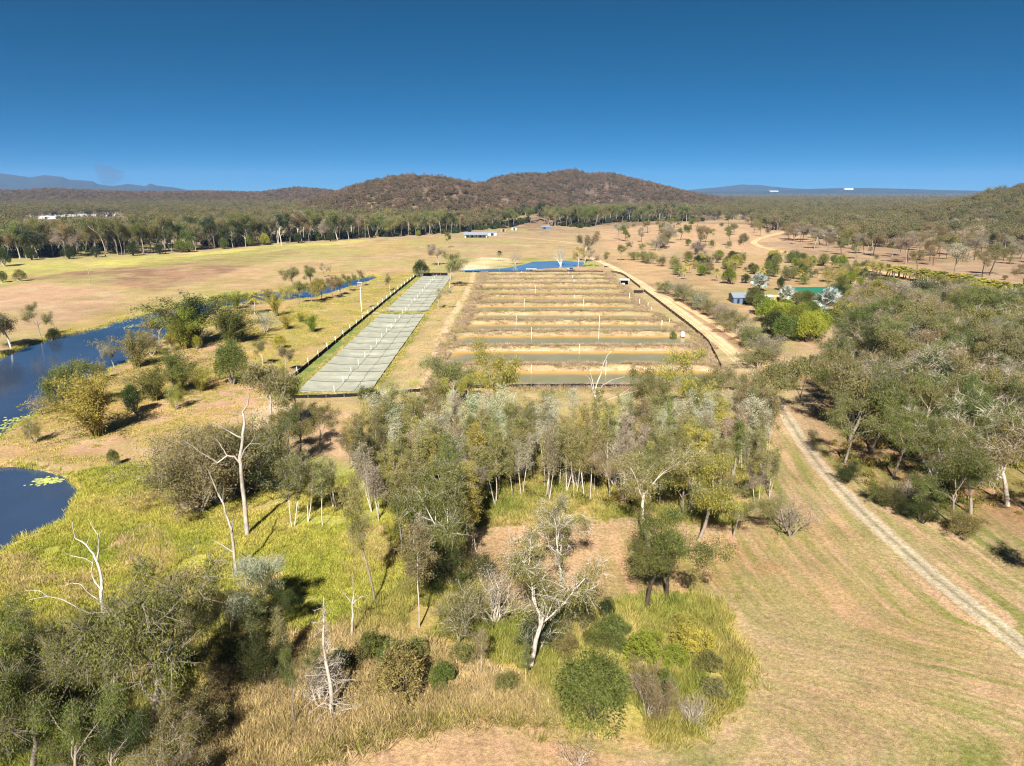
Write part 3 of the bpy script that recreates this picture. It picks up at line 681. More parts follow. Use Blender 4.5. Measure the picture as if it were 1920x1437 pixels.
for v in range(3):        # leafless grey twiggy shrubs
    rng = np.random.default_rng(220 + v); sk = Sk(); H = 6.0
    for q in range(5):
        c = dict(seg=(4, 4, 3, 2), wob=(0.14, 0.18, 0.2, 0.2), up=(0.08, 0.08, 0.04, 0.0), tap=(0.5, 0.4, 0.3, 0.3), k=(5, 4, 3, 3), kids=(5, 5, 5), frm=(0.25, 0.2, 0.2), ang=(35, 38, 40), len=(0.7, 0.6, 0.6), rr=(0.55, 0.5, 0.6))
        grow(rng, sk, np.array([0, 0, -0.1]), nrm(np.array([rng.normal(0, .45), rng.normal(0, .45), 1])), H * 0.36, 0.075, 0, c)
    P = clump_pts(rng, sk.tips, 1, 0.35, 1.0); V, F = leaf_quads(rng, P, 0.16, 0.04, 0.1); make('twiggy', sk, V, F)
for v in range(4):        # dead, leafless trees
    rng = np.random.default_rng(260 + v); sk = Sk(); H = 12.0
    c = gum_cfg(H, kids=(4, 3, 3), ang=(40, 48, 50), up=(0.02, 0.08, 0.05, 0.02), ln=(0.75, 0.55, 0.5)); c['wob'] = (0.07, 0.22, 0.28, 0.3)
    grow(rng, sk, np.array([0, 0, -0.3]), nrm(np.array([rng.normal(0, .08), rng.normal(0, .08), 1])), H * 0.42, 0.15, 0, c); make('dead', sk, None, None)
rng = np.random.default_rng(299); sk = Sk(); H = 10.5       # dead tree bristling with short side branches
sk.tubes.append((np.stack([0.12 * np.sin(np.arange(11) * .8), 0.1 * np.cos(np.arange(11)), np.linspace(-0.2, H, 11)], 1), np.linspace(0.19, 0.03, 11), 7))
for q in range(80):
    z = H * (0.06 + 0.9 * (q / 80) ** 1.5); a = rng.uniform(0, 6.28); Lb = (2.0 * (1 - z / H) ** 1.3 + 0.5) * rng.uniform(0.25, 1.3)
    c = dict(seg=(5, 3), wob=(0.2, 0.3), up=(-0.10 if z < 4 else 0.0, 0.0), tap=(0.4, 0.4), k=(4, 3), kids=(7,), frm=(0.2,), ang=(50,), len=(0.4,), rr=(0.6,))
    grow(rng, sk, np.array([0, 0, z]), nrm(np.array([math.cos(a), math.sin(a), 0.25])), Lb, 0.028, 0, c)
make('dead_bristle', sk, None, None)
for v in range(4):        # bamboo clumps: fountains of arching leafy culms
    rng = np.random.default_rng(320 + v); sk = Sk(); H = 10.0; P = []; O = []
    for q in range(46):
        a = rng.uniform(0, 6.28); lean = abs(rng.normal(0, 0.34)) + 0.03; b = np.array([math.cos(a), math.sin(a), 0])
        L = H * rng.uniform(0.55, 1.02); t = np.linspace(0, 1, 9)
        C = b * (0.5 * rng.uniform(0, 1)) + t[:, None] * L * UPZ * (1 - 0.16 * t[:, None] ** 3 * (1 + 2 * lean)) + b * (L * lean * (t[:, None] ** 1.7))
        sk.tubes.append((C, np.linspace(0.05, 0.012, 9), 4))
        m = rng.uniform(0.10, 1.0, 230) ** 0.8
        Q = np.stack([np.interp(m, t, C[:, i]) for i in range(3)], 1) + rng.normal(0, 0.26, (230, 3)); P.append(Q)
    P = np.concatenate(P); V, F = leaf_quads(rng, P, 0.30, 0.075, 0.35); make('bamboo', sk, V, F)
def blob(rng, H, rx, base, nl, L, W, lobes=9, stems=1, seedtrunk=True):
    """dense rounded crown: leaves on the skin of overlapping lobes"""
    sk = Sk(); cen = []; hh = H - base
    for q in range(lobes):
        a = q * 2.4 + rng.normal(0, .3); rr = rx * 0.52 * math.sqrt((q + .3) / lobes) * 1.25; z = base + hh * (0.30 + 0.42 * (1 - (q / lobes)) + rng.normal(0, .06))
        cen.append((np.array([rr * math.cos(a), rr * math.sin(a), z]), hh * rng.uniform(0.17, 0.36)))
    P = []; O = []
    for c, r in cen:
        n = int(nl / lobes); d = nrm(rng.normal(0, 1, (n, 3)) + np.array([0, 0, 0.15])); rad = r * (0.62 + 0.5 * rng.uniform(0, 1, (n, 1)) ** 1.5) * (0.75 + 0.6 * vn(d[:, 0:1] * 3 + c[0], d[:, 1:2] * 3 + d[:, 2:3] * 2 + c[1], 5))
        P.append(c + d * rad * np.array([rx / hh * 1.15, rx / hh * 1.15, 1.0])); O.append(d)
    P = np.concatenate(P); O = np.concatenate(O); k = P[:, 2] > 0.05; P = P[k]; O = O[k]
    for c, r in cen:
        sk.tubes.append((np.array([[0, 0, -0.15], [c[0] * .15, c[1] * .15, base * 0.6 + 0.1], [c[0] * .6, c[1] * .6, c[2] * .75], c]), np.array([0.16, 0.13, 0.07, 0.03]) * H / 8, 5))
    V, F = leaf_quads(rng, P, L, W, 0.3, out=O * 0.7)
    return sk, V, F
for v in range(4): rng = np.random.default_rng(360 + v); make('mango', *blob(rng, 8.0, 3.6, 0.7, 9500, 0.30, 0.11, 11))
for v in range(3): rng = np.random.default_rng(380 + v); make('roundbush', *blob(rng, 5.0, 2.9, 0.0, 11000, 0.22, 0.075, 22))
for v in range(4): rng = np.random.default_rng(400 + v); make('shrub', *blob(rng, 4.0, 2.0, 0.25, 5200, 0.20, 0.07, 8))
for v in range(4):        # soft grey-green wattles, bushy from the ground
    rng = np.random.default_rng(420 + v); sk = Sk(); H = 7.0
    for q in range(4):
        c = dict(seg=(4, 4, 3), wob=(0.12, 0.2, 0.2), up=(0.06, 0.08, 0.0), tap=(0.5, 0.4, 0.3), k=(5, 4, 3), kids=(6, 4), frm=(0.25, 0.25), ang=(42, 45), len=(0.62, 0.6), rr=(0.5, 0.5))
        grow(rng, sk, np.array([0, 0, -0.1]), nrm(np.array([rng.normal(0, .4), rng.normal(0, .4), 1])), H * 0.46, 0.10, 0, c)
    twigs(rng, sk, sk.tips, 2, .7)
    P = hang(rng, sk.tips, 48, 0.62, 0.35); P = P[P[:, 2] > 0.1]; V, F = leaf_quads(rng, P, 0.20, 0.06, 0.35); make('wattle', sk, V, F)
    P = hang(rng, sk.tips, 80, 0.58, 0.35); P = P[P[:, 2] > 0.1]; V, F = leaf_quads(rng, P, 0.15, 0.045, 0.35); make('wattle_big', sk, V, F)
def palm(rng, H, nf, fl, fan=False):
    sk = Sk(); t = np.linspace(0, 1, 7)
    sk.tubes.append((np.stack([0.2 * np.sin(t * 2) * rng.normal(), 0.2 * t * rng.normal(), -0.1 + t * (H + 0.1)], 1), np.linspace(0.20, 0.13, 7), 7))
    top = np.array([sk.tubes[0][0][-1][0], sk.tubes[0][0][-1][1], H]); V = []; F = []; n = 0
    for q in range(nf):
        a = q * 2.4 + rng.normal(0, .2); el = R(84 - (125 if fan else 110) * (q / nf) + rng.normal(0, 14 if fan else 6)); b = np.array([math.cos(a), math.sin(a), 0])
        if fan:       # a stalk and a pleated round blade
            d = nrm(b * math.cos(el) + UPZ * math.sin(el)); e = top + d * fl * 0.62 * rng.uniform(.75, 1.15); s_ = nrm(np.cross(d, UPZ + 0.01)); u = np.cross(s_, d); tw = rng.uniform(-1.1, 1.1); s_, u = s_ * math.cos(tw) + u * math.sin(tw), u * math.cos(tw) - s_ * math.sin(tw)
            sk.tubes.append((np.array([top, e]), np.array([0.05, 0.035]), 4))
            nb = 13
            for i in range(nb):
                th = R(-125 + 250 * i / (nb - 1)); dd = d * math.cos(th) + s_ * math.sin(th); ss = -d * math.sin(th) + s_ * math.cos(th); L = fl * 0.36 * rng.uniform(.8, 1.15)
                V.append(np.array([e, e + dd * L * .6 + ss * .07 * fl * .55 + u * .06, e + dd * L - UPZ * 0.06, e + dd * L * .6 - ss * .07 * fl * .55 - u * .06])); F.append((n, n + 1, n + 2, n + 3)); n += 4
        else:         # feather frond
            tt = np.linspace(0, 1, 8)[:, None]; d = b * math.cos(el) + UPZ * math.sin(el)
            C = top + d * fl * tt - UPZ * (0.55 * fl * tt ** 2.2); s_ = nrm(np.cross(d, UPZ + 0.01))
            sk.tubes.append((C, np.linspace(0.035, 0.01, 8), 3))
            for i in range(16):
                f = 0.14 + 0.86 * i / 15; p = np.array([np.interp(f, tt[:, 0], C[:, k]) for k in range(3)]); ll = fl * 0.34 * math.sin(math.pi * (0.12 + 0.80 * f)); tan = nrm(np.array([np.interp(min(f + .05, 1), tt[:, 0], C[:, k]) for k in range(3)]) - np.array([np.interp(f - .05, tt[:, 0], C[:, k]) for k in range(3)]))
                for sg in (-1, 1):
                    dd = nrm(s_ * sg + tan * 0.7 - UPZ * 0.35); V.append(np.array([p, p + dd * ll * .5 + tan * .07, p + dd * ll, p + dd * ll * .5 - tan * .07])); F.append((n, n + 1, n + 2, n + 3)); n += 4
    return sk, np.concatenate(V), np.array(F)
for v in range(3): make('palm', *palm(np.random.default_rng(440 + v), 4.2, 18, 2.4))
for v in range(2): make('fanpalm', *palm(np.random.default_rng(450 + v), 3.0, 64, 2.9, True))
# ------------------------------------------------------------------ massed vegetation (one object each, scattered copies of small models)
def scatter(name, pts, models, label, cat, rng, smin, smax, zsq=(0.85, 1.2), lean=0.0):
    """pts (n,3): one 'stuff' object"""
    n = len(pts)
    coll = D.collections.new(name + '_models')
    for i, parts in enumerate(models):
        o = D.objects.new('%s_model_%02d' % (name, i), parts); coll.objects.link(o)
    me = D.meshes.new(name); me.vertices.add(n); me.vertices.foreach_set('co', np.asarray(pts, np.float32).ravel()); me.update()
    sc_ = rng.uniform(smin, smax, n)
    S = np.stack([sc_, sc_, sc_ * rng.uniform(*zsq, n)], 1)
    Rr = np.stack([rng.normal(0, lean, n), rng.normal(0, lean, n), rng.uniform(0, 6.283, n)], 1)
    a = me.attributes.new('scl', 'FLOAT_VECTOR', 'POINT'); a.data.foreach_set('vector', S.astype(np.float32).ravel())
    a = me.attributes.new('rot', 'FLOAT_VECTOR', 'POINT'); a.data.foreach_set('vector', Rr.astype(np.float32).ravel())
    a = me.attributes.new('idx', 'INT', 'POINT'); a.data.foreach_set('value', rng.integers(0, len(models), n).astype(np.int32))
    o = obj(name, me, kind='stuff', label=label, cat=cat)
    g = D.node_groups.new(name, 'GeometryNodeTree')
    g.interface.new_socket('Geometry', in_out='INPUT', socket_type='NodeSocketGeometry'); g.interface.new_socket('Geometry', in_out='OUTPUT', socket_type='NodeSocketGeometry')
    N = g.nodes; Lk = g.links
    gi = N.new('NodeGroupInput'); go = N.new('NodeGroupOutput'); ip = N.new('GeometryNodeInstanceOnPoints'); ci = N.new('GeometryNodeCollectionInfo')
    ci.inputs[0].default_value = coll; ci.inputs['Separate Children'].default_value = True; ci.inputs['Reset Children'].default_value = True
    def at(nm, t):
        q = N.new('GeometryNodeInputNamedAttribute'); q.data_type = t; q.inputs[0].default_value = nm; return q.outputs[0]
    Lk.new(gi.outputs[0], ip.inputs['Points']); Lk.new(ci.outputs[0], ip.inputs['Instance']); ip.inputs['Pick Instance'].default_value = True
    Lk.new(at('idx', 'INT'), ip.inputs['Instance Index']); Lk.new(at('rot', 'FLOAT_VECTOR'), ip.inputs['Rotation']); Lk.new(at('scl', 'FLOAT_VECTOR'), ip.inputs['Scale'])
    Lk.new(ip.outputs[0], go.inputs[0])
    md = o.modifiers.new('scatter', 'NODES'); md.node_group = g
    return o
def merged(name, sk, V, F, leafm, barkm):
    """wood and leaves of a small model as one mesh"""
    tv = []; tf = []; n = 0
    for P, r, k in sk.tubes:
        v, f = tube_arrays(P, r, k); tv.append(v); tf.append(f + n); n += len(v)
    nf = sum(len(f) for f in tf)
    me = mesh(name, np.concatenate(tv + [V]), np.concatenate(tf + [F + n]), [barkm, leafm])
    mi = np.zeros(len(me.polygons), np.int32); mi[nf:] = 1; me.polygons.foreach_set('material_index', mi); return me
M_BARKF = bark_mat('pale_bark', (140, 128, 114))
M_HILL = leaf_mat('hill_foliage', [(74, 70, 48), (92, 80, 60), (108, 90, 72), (84, 78, 54), (122, 100, 84), (98, 84, 66)], 0.12)
M_PLAIN = leaf_mat('plain_foliage', [(82, 84, 50), (104, 98, 64), (116, 102, 74), (92, 92, 56), (112, 106, 70), (76, 78, 48)], 0.12)
M_DARKF = leaf_mat('creek_foliage', [(40, 50, 24), (56, 64, 28), (48, 54, 30), (74, 82, 34), (34, 42, 22)], 0.12)
def lod(seed, H, tr, nl, L, W, bk, lf, rad=1.5, kids=(4, 4)):
    rng = np.random.default_rng(seed); sk = Sk()
    c = dict(seg=(3, 3, 2), wob=(0.06, 0.16, 0.2), up=(0.02, 0.10, 0.04), tap=(0.7, 0.45, 0.4), k=(5, 3, 3), kids=kids, frm=(0.6, 0.35), ang=(36, 45), len=(0.95, 0.6), rr=(0.6, 0.5))
    grow(rng, sk, np.array([0, 0, -0.5]), UPZ.copy(), H * tr, 0.26, 0, c)
    P = clump_pts(rng, sk.tips, nl, rad, 0.65); V, F = leaf_quads(rng, P, L, W, 0.35)
    return merged('lod_tree', sk, V, F, lf, bk)
def inside(P, x, y): return sdist(P, x, y) < 0
def rand_in(rng, P, n):
    P = np.asarray(P); x = rng.uniform(P[:, 0].min(), P[:, 0].max(), n * 6); y = rng.uniform(P[:, 1].min(), P[:, 1].max(), n * 6)
    k = inside(P, x, y); return np.stack([x[k], y[k]], 1)[:n]
rng = np.random.default_rng(77)
# wooded hills and plain, thinning with distance
EDGE = wpoly([(-900, 520), (-300, 500), (0, 489), (110, 486), (250, 479), (400, 469), (540, 456), (640, 451), (760, 444), (860, 439), (1000, 423), (1090, 428), (1150, 418), (1250, 416), (1400, 416), (1480, 421), (1560, 420), (1700, 420), (1920, 416), (2300, 420), (2900, 430)])
def edge_y(x): return np.interp(x, EDGE[:, 0], EDGE[:, 1])
def wedge(n, y0, y1, pw=2.0):
    u = rng.uniform(0, 1, n); y = (y0 ** pw + u * (y1 ** pw - y0 ** pw)) ** (1 / pw); x = rng.uniform(-0.86, 0.86, n) * y
    return x, y
def hill_h(x, y): return sum(ridge(x, y, *h) for h in HILLS)
# clearings seen through the far timber
CLEAR = [wpoly(p) for p in ([(45, 411.5), (230, 406.5), (262, 440), (30, 456)], [(305, 416), (345, 412), (350, 420), (310, 425)], [(365, 427), (500, 423), (505, 430), (370, 434)], [(430, 399), (485, 397), (490, 402), (425, 404)], [(90, 430), (150, 425), (165, 440), (95, 446)], [(1130, 430), (1260, 419), (1400, 419), (1440, 432), (1400, 470), (1150, 470)])]
def scat_pts(n, y0, y1, cond, pw=2.0):
    x, y = wedge(n, y0, y1, pw); k = cond(x, y); x = x[k]; y = y[k]
    for c in CLEAR:
        q = ~inside(c, x, y); x = x[q]; y = y[q]
    return np.stack([x, y, terr(x, y) - 0.15], 1)
hm = [lod(500 + i, 10.0, 0.36, 16, 0.9, 0.35, M_BARKF, M_HILL, 2.0) for i in range(5)]
pm = [lod(520 + i, 14.0, 0.42, 24, 0.7, 0.30, M_BARKF, M_PLAIN, 1.9) for i in range(6)]
dm = [lod(540 + i, 9.0, 0.18, 22, 0.9, 0.5, M_BARKF, M_DARKF, 1.5, (5, 4)) for i in range(4)]
P = scat_pts(150000, 800, 3300, lambda x, y: (hill_h(x, y) > 7) & ((y > edge_y(x) + 60) | (x > 500)) & (rng.uniform(0, 1, len(x)) < np.clip((3600 - y) / 1700, .5, 1) * sm(.15, .45, fbm(x / 45, y / 60, 49, 3))))
scatter('hill_forest', P, hm, 'thin brown-grey eucalypt forest covering the hills on the skyline', 'forest', rng, 0.55, 1.6, (0.7, 1.2))
P = scat_pts(60000, 430, 3600, lambda x, y: (hill_h(x, y) <= 7) & (y > edge_y(x) + 45) & (fbm(x / 110, y / 170, 41, 3) > 0.30), 1.5)
scatter('plain_forest', P, pm, 'mixed olive and brown woodland between the paddocks and the hills', 'forest', rng, 0.9, 1.8)
P = scat_pts(26000, 430, 1300, lambda x, y: (hill_h(x, y) <= 7) & (y > edge_y(x) + 12) & (y < edge_y(x) + 150) & (x < 300) & (fbm(x / 60, y / 60, 43, 3) > 0.36), 1.5)
scatter('creek_scrub', P, dm, 'dark green creek scrub under the tall belt of gums', 'undergrowth', rng, 0.8, 1.7)
P = scat_pts(14000, 560, 1000, lambda x, y: (x > 300) & (y < edge_y(x) + 45) & (y > 560) & (fbm(x / 50, y / 80, 47, 3) > 0.50 - (y - 560) / 1800), 1.5)
scatter('open_woodland', P, pm, 'open grey-brown woodland behind the scattered paddock trees', 'forest', rng, 0.9, 1.5)
P = scat_pts(9000, 3300, 9000, lambda x, y: rng.uniform(0, 1, len(x)) < 0.9)
scatter('far_woodland', P, pm, 'far grey woodland on the plain below the blue ranges', 'forest', rng, 1.2, 2.4, (0.6, 0.8))
# ------------------------------------------------------------------ vegetation: placing single plants
CW = dict(olive=((130, 125, 78), 'olive'), brown=((136, 123, 90), 'brownish'), green=((107, 114, 60), 'green'), dark=((68, 78, 40), 'dark green'), silver=((170, 170, 146), 'silver-grey'),
          yellow=((162, 152, 76), 'yellow-green'), grey=((154, 144, 126), 'greyish'), bright=((128, 138, 54), 'bright green'), dry=((172, 146, 106), 'straw-coloured'), rust=((152, 120, 82), 'rusty'), lime=((152, 152, 60), 'lime green'), ice=((172, 180, 180), 'pale blue-grey'))
BK = dict(pale=(180, 168, 152), grey=(138, 126, 112), dark=(74, 62, 52), white=(200, 190, 176), green=(140, 128, 66), brown=(112, 92, 76))
NAME = dict(gum=('gum_tree', 'gum tree', 'tree'), gum_bare=('gum_tree', 'gum tree with bare limbs', 'tree'), paperbark=('paperbark_tree', 'slender paperbark', 'tree'), twiggy=('bare_shrub', 'leafless twiggy shrub', 'shrub'),
            dead=('dead_tree', 'dead leafless tree', 'dead tree'), dead_bristle=('dead_tree', 'dead tree', 'dead tree'), bamboo=('bamboo_clump', 'bamboo clump', 'bamboo'), mango=('broadleaf_tree', 'dense round tree', 'tree'), roundbush=('round_bush', 'rounded bush', 'bush'),
            shrub=('shrub', 'bushy shrub', 'shrub'), wattle=('wattle_tree', 'soft wattle', 'tree'), ironbark=('ironbark_tree', 'ironbark', 'tree'), river=('river_gum', 'tall gum', 'tree'), palm=('palm_tree', 'feather palm', 'palm'), fanpalm=('fan_palm', 'fan palm', 'palm'))
PLANTS = []; K['ironbark'] = K['gum']; K['river'] = K['gum']
prng = np.random.default_rng(2024)
def ztop(y0, ty):
    v = (CY - ty) / FPX
    return CAM_H + y0 * (v * math.cos(TILT) - math.sin(TILT)) / (math.cos(TILT) + v * math.sin(TILT))
def plant(kind, x, y, h, c='olive', label=None, zone=None, bark='pale', wide=1.0, var=None, rz=None, group=None, dj=0.10):
    big = kind + '_big'
    vs_ = K[big] if big in K and y < (140 if kind == 'wattle' else 112) else K[kind]; i = int(prng.integers(0, len(vs_))) if var is None else var % len(vs_)
    tm, cm, H = vs_[i]; nm, kd, cat = NAME[kind]
    z = anyz(x, y)
    e = D.objects.new(nm, None); COL.objects.link(e); e.empty_display_size = 0.5
    if kind == 'bamboo': wide *= 1.25
    s = h / H; e.location = (x, y, z - 0.03); e.scale = (s * wide, s * wide, s); e.rotation_euler = (0, 0, prng.uniform(0, 6.28) if rz is None else rz)
    base = lin(CW[c][0]) * (1 + prng.normal(0, dj)) * (1 + prng.normal(0, dj * 0.4, 3))
    if zone == 'in the grove': base = base * 1.16      # paler-leaved than the gums
    if tm is not None:
        t = D.objects.new('trunk', tm); COL.objects.link(t); t.parent = e
        t.color = tuple(np.clip(lin(BK[bark]) * (1 + prng.normal(0, 0.1)), 0.01, 0.9)) + (1,)
    if cm is not None:
        q = D.objects.new('crown', cm); COL.objects.link(q); q.parent = e; q.color = tuple(np.clip(base, 0.01, 0.9)) + (1,)
    e['category'] = cat
    px, py = project(x, y, z)
    PLANTS.append(dict(e=e, kind=kd, col=CW[c][1] if cm is not None else None, label=label, zone=zone, px=px, py=py, group=group, h=h))
    return e
def T(kind, bx, by, ty, c='olive', label=None, zone=None, **k):
    x, y, z = gp(bx, by); h = ztop(y, ty) - z
    return plant(kind, x, y, max(h, 0.6), c, label, zone, **k)
# ---- lower left: the big gums in front
Z1 = 'in the lower left corner'
T('gum_bare', 258, 1405, 1075, 'green', 'huge green gum with bare forked limbs in the lower left corner', wide=0.9, bark='grey', var=0)
for bx, by, ty, c, k in ((20, 1330, 1110, 'green', 'gum'), (60, 1440, 1215, 'green', 'gum_bare'), (-30, 1480, 1250, 'green', 'gum'), (150, 1510, 1300, 'green', 'gum'), (300, 1490, 1320, 'olive', 'gum_bare'), (100, 1300, 1165, 'green', 'gum'), (215, 1500, 1330, 'dark', 'gum'), (340, 1440, 1345, 'olive', 'wattle'), (110, 1350, 1270, 'dark', 'wattle'), (180, 1440, 1350, 'green', 'wattle'), (20, 1420, 1340, 'dark', 'wattle')):
    T(k, bx, by, ty, c, zone=Z1, bark='grey')
T('gum', 460, 1205, 1058, 'silver', 'silvery gum tree standing behind the big bare-limbed gum', bark='pale', var=2)
T('gum', 522, 1196, 1092, 'dark', 'dark green gum beside the silvery one above the dry grass', bark='dark', var=5)
T('paperbark', 383, 1236, 1098, 'olive', 'thin-stemmed paperbark at the edge of the lower left gums', bark='pale', var=1)
T('paperbark', 345, 1215, 1085, 'brown', 'brownish paperbark left of the thin-stemmed one in lower left', bark='pale', var=4)
T('gum', 557, 1368, 1222, 'green', 'young green gum on one long bare stem in dry grass', wide=0.7, bark='grey', var=3)
T('wattle', 500, 1292, 1180, 'dark', 'dark bushy wattle between the silvery gum and the sapling', wide=0.7, bark='dark')
T('wattle', 420, 1300, 1225, 'brown', 'low brownish wattle under the lower left gums', wide=0.8, bark='dark')
T('dead_bristle', 622, 1345, 1132, 'grey', 'grey dead tree bristling with short branches in the dry grass', bark='pale')
T('twiggy', 600, 1325, 1225, 'grey', 'leafless grey sapling leaning against the bristly dead tree', bark='pale')
for bx, by, ty, c in ((735, 1262, 1205, 'green'), (752, 1310, 1215, 'olive'), (695, 1245, 1185, 'green'), (640, 1265, 1215, 'dark')):
    T('shrub', bx, by, ty, c, zone='by the bristly dead tree', bark='dark')
# ---- middle foreground gums
T('gum', 703, 1130, 898, 'olive', 'tall forked gum with a small crown beside the green marsh', wide=0.62, bark='grey', var=3)
T('paperbark', 786, 1176, 985, 'brown', 'brownish paperbark with a hanging crown below the dense clump', bark='pale', var=0, wide=1.2)
for bx, by, ty, c, k, b in ((822, 1092, 925, 'green', 'gum', 'white'), (862, 1078, 880, 'olive', 'paperbark', 'pale'), (840, 1040, 860, 'green', 'gum', 'pale'), (795, 1068, 950, 'silver', 'paperbark', 'pale'), (885, 1030, 868, 'yellow', 'paperbark', 'pale'), (770, 1040, 890, 'olive', 'paperbark', 'pale'), (850, 1100, 1010, 'dark', 'wattle', 'dark')):
    T(k, bx, by, ty, c, zone='in the clump left of the clearing', bark=b)
T('gum_bare', 992, 1258, 1005, 'olive', 'twisted pale-limbed gum with a sparse crown in the tall grass', wide=.95, bark='pale', var=1)
T('gum_bare', 1052, 1102, 942, 'olive', 'white-limbed gum standing alone in the middle of the clearing', wide=0.95, bark='white', var=2)
for bx, by, ty, c, k in ((902, 1272, 1180, 'brown', 'paperbark'), (985, 1292, 1205, 'green', 'paperbark'), (860, 1205, 1110, 'olive', 'wattle'), (1010, 1225, 1150, 'dark', 'wattle'), (930, 1170, 1060, 'grey', 'twiggy'), (1045, 1180, 1090, 'olive', 'wattle')):
    T(k, bx, by, ty, c, zone='around the twisted gum', bark='pale')
T('gum', 1214, 1142, 962, 'green', 'dark-trunked gum casting wide shade on the clearing, left of a pair', wide=1.5, bark='dark', var=3)
T('gum', 1250, 1126, 985, 'green', 'dark-trunked gum casting wide shade on the clearing, right of a pair', wide=1.6, bark='dark', var=1)
T('gum', 1219, 1024, 858, 'olive', 'fork-trunked gum at the back edge of the clearing', wide=1.45, bark='pale', var=3)
for bx, by, ty, c in ((1310, 1012, 868, 'yellow'), (1375, 1005, 895, 'olive'), (1280, 970, 845, 'olive'), (1345, 955, 830, 'olive')):
    T('gum', bx, by, ty, c, zone='at the grove right end', wide=1.3, bark='grey')
T('twiggy', 1482, 1006, 915, 'grey', 'leafless grey shrub standing alone on the mown paddock', bark='grey', var=0)
T('roundbush', 1110, 1350, 1226, 'green', 'big rounded grey-green bush in the tall grass at bottom', wide=0.98, var=0, dj=0.0, bark='dark')
T('shrub', 1207, 1243, 1183, 'bright', 'low bright green leafy mound right of the twisted gum', wide=1.25, bark='dark', var=1)
T('shrub', 1300, 1225, 1182, 'yellow', 'sprawling yellow-green mound at the right of the tall grass', wide=1.6, var=2)
T('shrub', 1150, 1195, 1155, 'green', 'low green mound in front of the shading pair of gums', wide=1.7, var=0)
for bx, by, ty, c, wd in ((1120, 1215, 1178, 'green', 1.6), (1160, 1225, 1190, 'green', 1.4), (1265, 1250, 1212, 'bright', 1.5), (1330, 1260, 1222, 'olive', 1.5), (1240, 1300, 1258, 'green', 1.3), (1340, 1310, 1272, 'olive', 1.4), (1100, 1175, 1140, 'olive', 1.4), (1280, 1180, 1150, 'yellow', 1.4), (1060, 1230, 1190, 'olive', 1.2), (950, 1300, 1262, 'olive', 1.1), (830, 1290, 1245, 'green', 1.1), (780, 1240, 1195, 'olive', 1.1), (870, 1250, 1205, 'olive', 1.0)): T('shrub', bx, by, ty, c, zone='in the tall grass', bark='dark', wide=wd)
T('wattle', 1212, 1345, 1248, 'brown', 'thin brownish sapling right of the big rounded bush', wide=0.6, bark='grey')
T('shrub', 1082, 1150, 1118, 'dark', 'small dark shrub left of the shading pair of gums'); T('shrub', 1136, 1158, 1122, 'dark', 'small dark shrub closest to the shading pair of gums')
T('twiggy', 1300, 1355, 1305, 'grey', 'bare greyish weedy shrub at the rim of the tall grass', wide=1.2)
T('twiggy', 1080, 1446, 1392, 'dry', 'dry straw-coloured bush at the bottom edge of the picture', wide=1.3)
# ---- left block by the marsh
ZL = 'beside the tall dead tree'
for bx, by, ty, c, k in ((376, 962, 798, 'brown', 'wattle'), (408, 945, 800, 'olive', 'wattle'), (440, 930, 812, 'brown', 'wattle'), (480, 925, 830, 'dark', 'wattle'), (515, 912, 800, 'olive', 'wattle'), (545, 890, 770, 'green', 'gum'), (495, 890, 790, 'brown', 'wattle'), (400, 905, 790, 'olive', 'wattle'), (450, 895, 790, 'brown', 'gum'), (560, 868, 762, 'olive', 'gum')):
    T(k, bx, by, ty, c, zone=ZL, bark='grey')
T('twiggy', 415, 945, 848, 'grey', 'small leafless shrub at the front of the left block', bark='pale')
for bx, by, ty in ((548, 992, 855), (577, 978, 848), (606, 988, 862), (630, 955, 850), (560, 955, 850)):
    T('paperbark', bx, by, ty, 'olive', zone='on the marsh edge', bark='white')
T('gum', 508, 818, 672, 'olive', 'gum tree left of the near corner of the covered pond', bark='pale', var=4)
T('gum', 560, 800, 690, 'green', 'green gum at the near corner of the covered pond', bark='grey', var=1, wide=.8)
T('gum', 600, 848, 752, 'olive', 'small gum on the bare ground below the covered pond', bark='grey', var=0)
T('gum', 690, 812, 718, 'green', 'gum tree in front of the covered pond', bark='grey', var=6, wide=1.2)
T('gum', 692, 905, 778, 'olive', 'slim gum between marsh and grove', bark='pale', var=3, wide=.7); T('gum', 655, 880, 800, 'brown', 'small brownish gum at the left end of the grove', bark='grey', wide=.8)
# ---- the grove of paperbarks
def poisson(P, dmin, n, rng, ok=None):
    out = []
    for x, y in rand_in(rng, P, n * 14):
        if ok is not None and not ok(x, y): continue
        if all((x - a) ** 2 + (y - b) ** 2 > dmin * dmin for a, b in out):
            out.append((x, y))
            if len(out) >= n: break
    return out
GROVE = wpoly([(890, 948), (1040, 940), (1200, 946), (1300, 935), (1400, 905), (1445, 850), (1340, 812), (1200, 848), (1120, 854), (1000, 852), (930, 838), (830, 812), (740, 812), (690, 860), (740, 935), (830, 950)])
GROVE2 = wpoly([(650, 880), (700, 985), (760, 1050), (870, 1050), (905, 955), (850, 940), (740, 870), (690, 835)])
for x, y in poisson(GROVE2, 3.2, 34, prng):
    plant('paperbark', x, y, prng.uniform(8, 12), ['olive', 'green', 'olive', 'yellow', 'grey'][int(prng.integers(0, 5))], zone='left of the grove', bark='pale', wide=prng.uniform(.9, 1.25))
for bx, by, ty, c in ((330, 1190, 1080, 'olive'), (300, 1235, 1105, 'green'), (360, 1262, 1130, 'olive'), (425, 1218, 1090, 'olive'), (200, 1262, 1120, 'green'), (150, 1292, 1150, 'olive'), (60, 1262, 1120, 'green'), (480, 1232, 1115, 'green'), (535, 1258, 1145, 'olive'), (250, 1300, 1160, 'brown'), (110, 1330, 1180, 'olive')):
    T('paperbark', bx, by, ty, c, zone='in the lower left corner', bark='pale', wide=1.15)
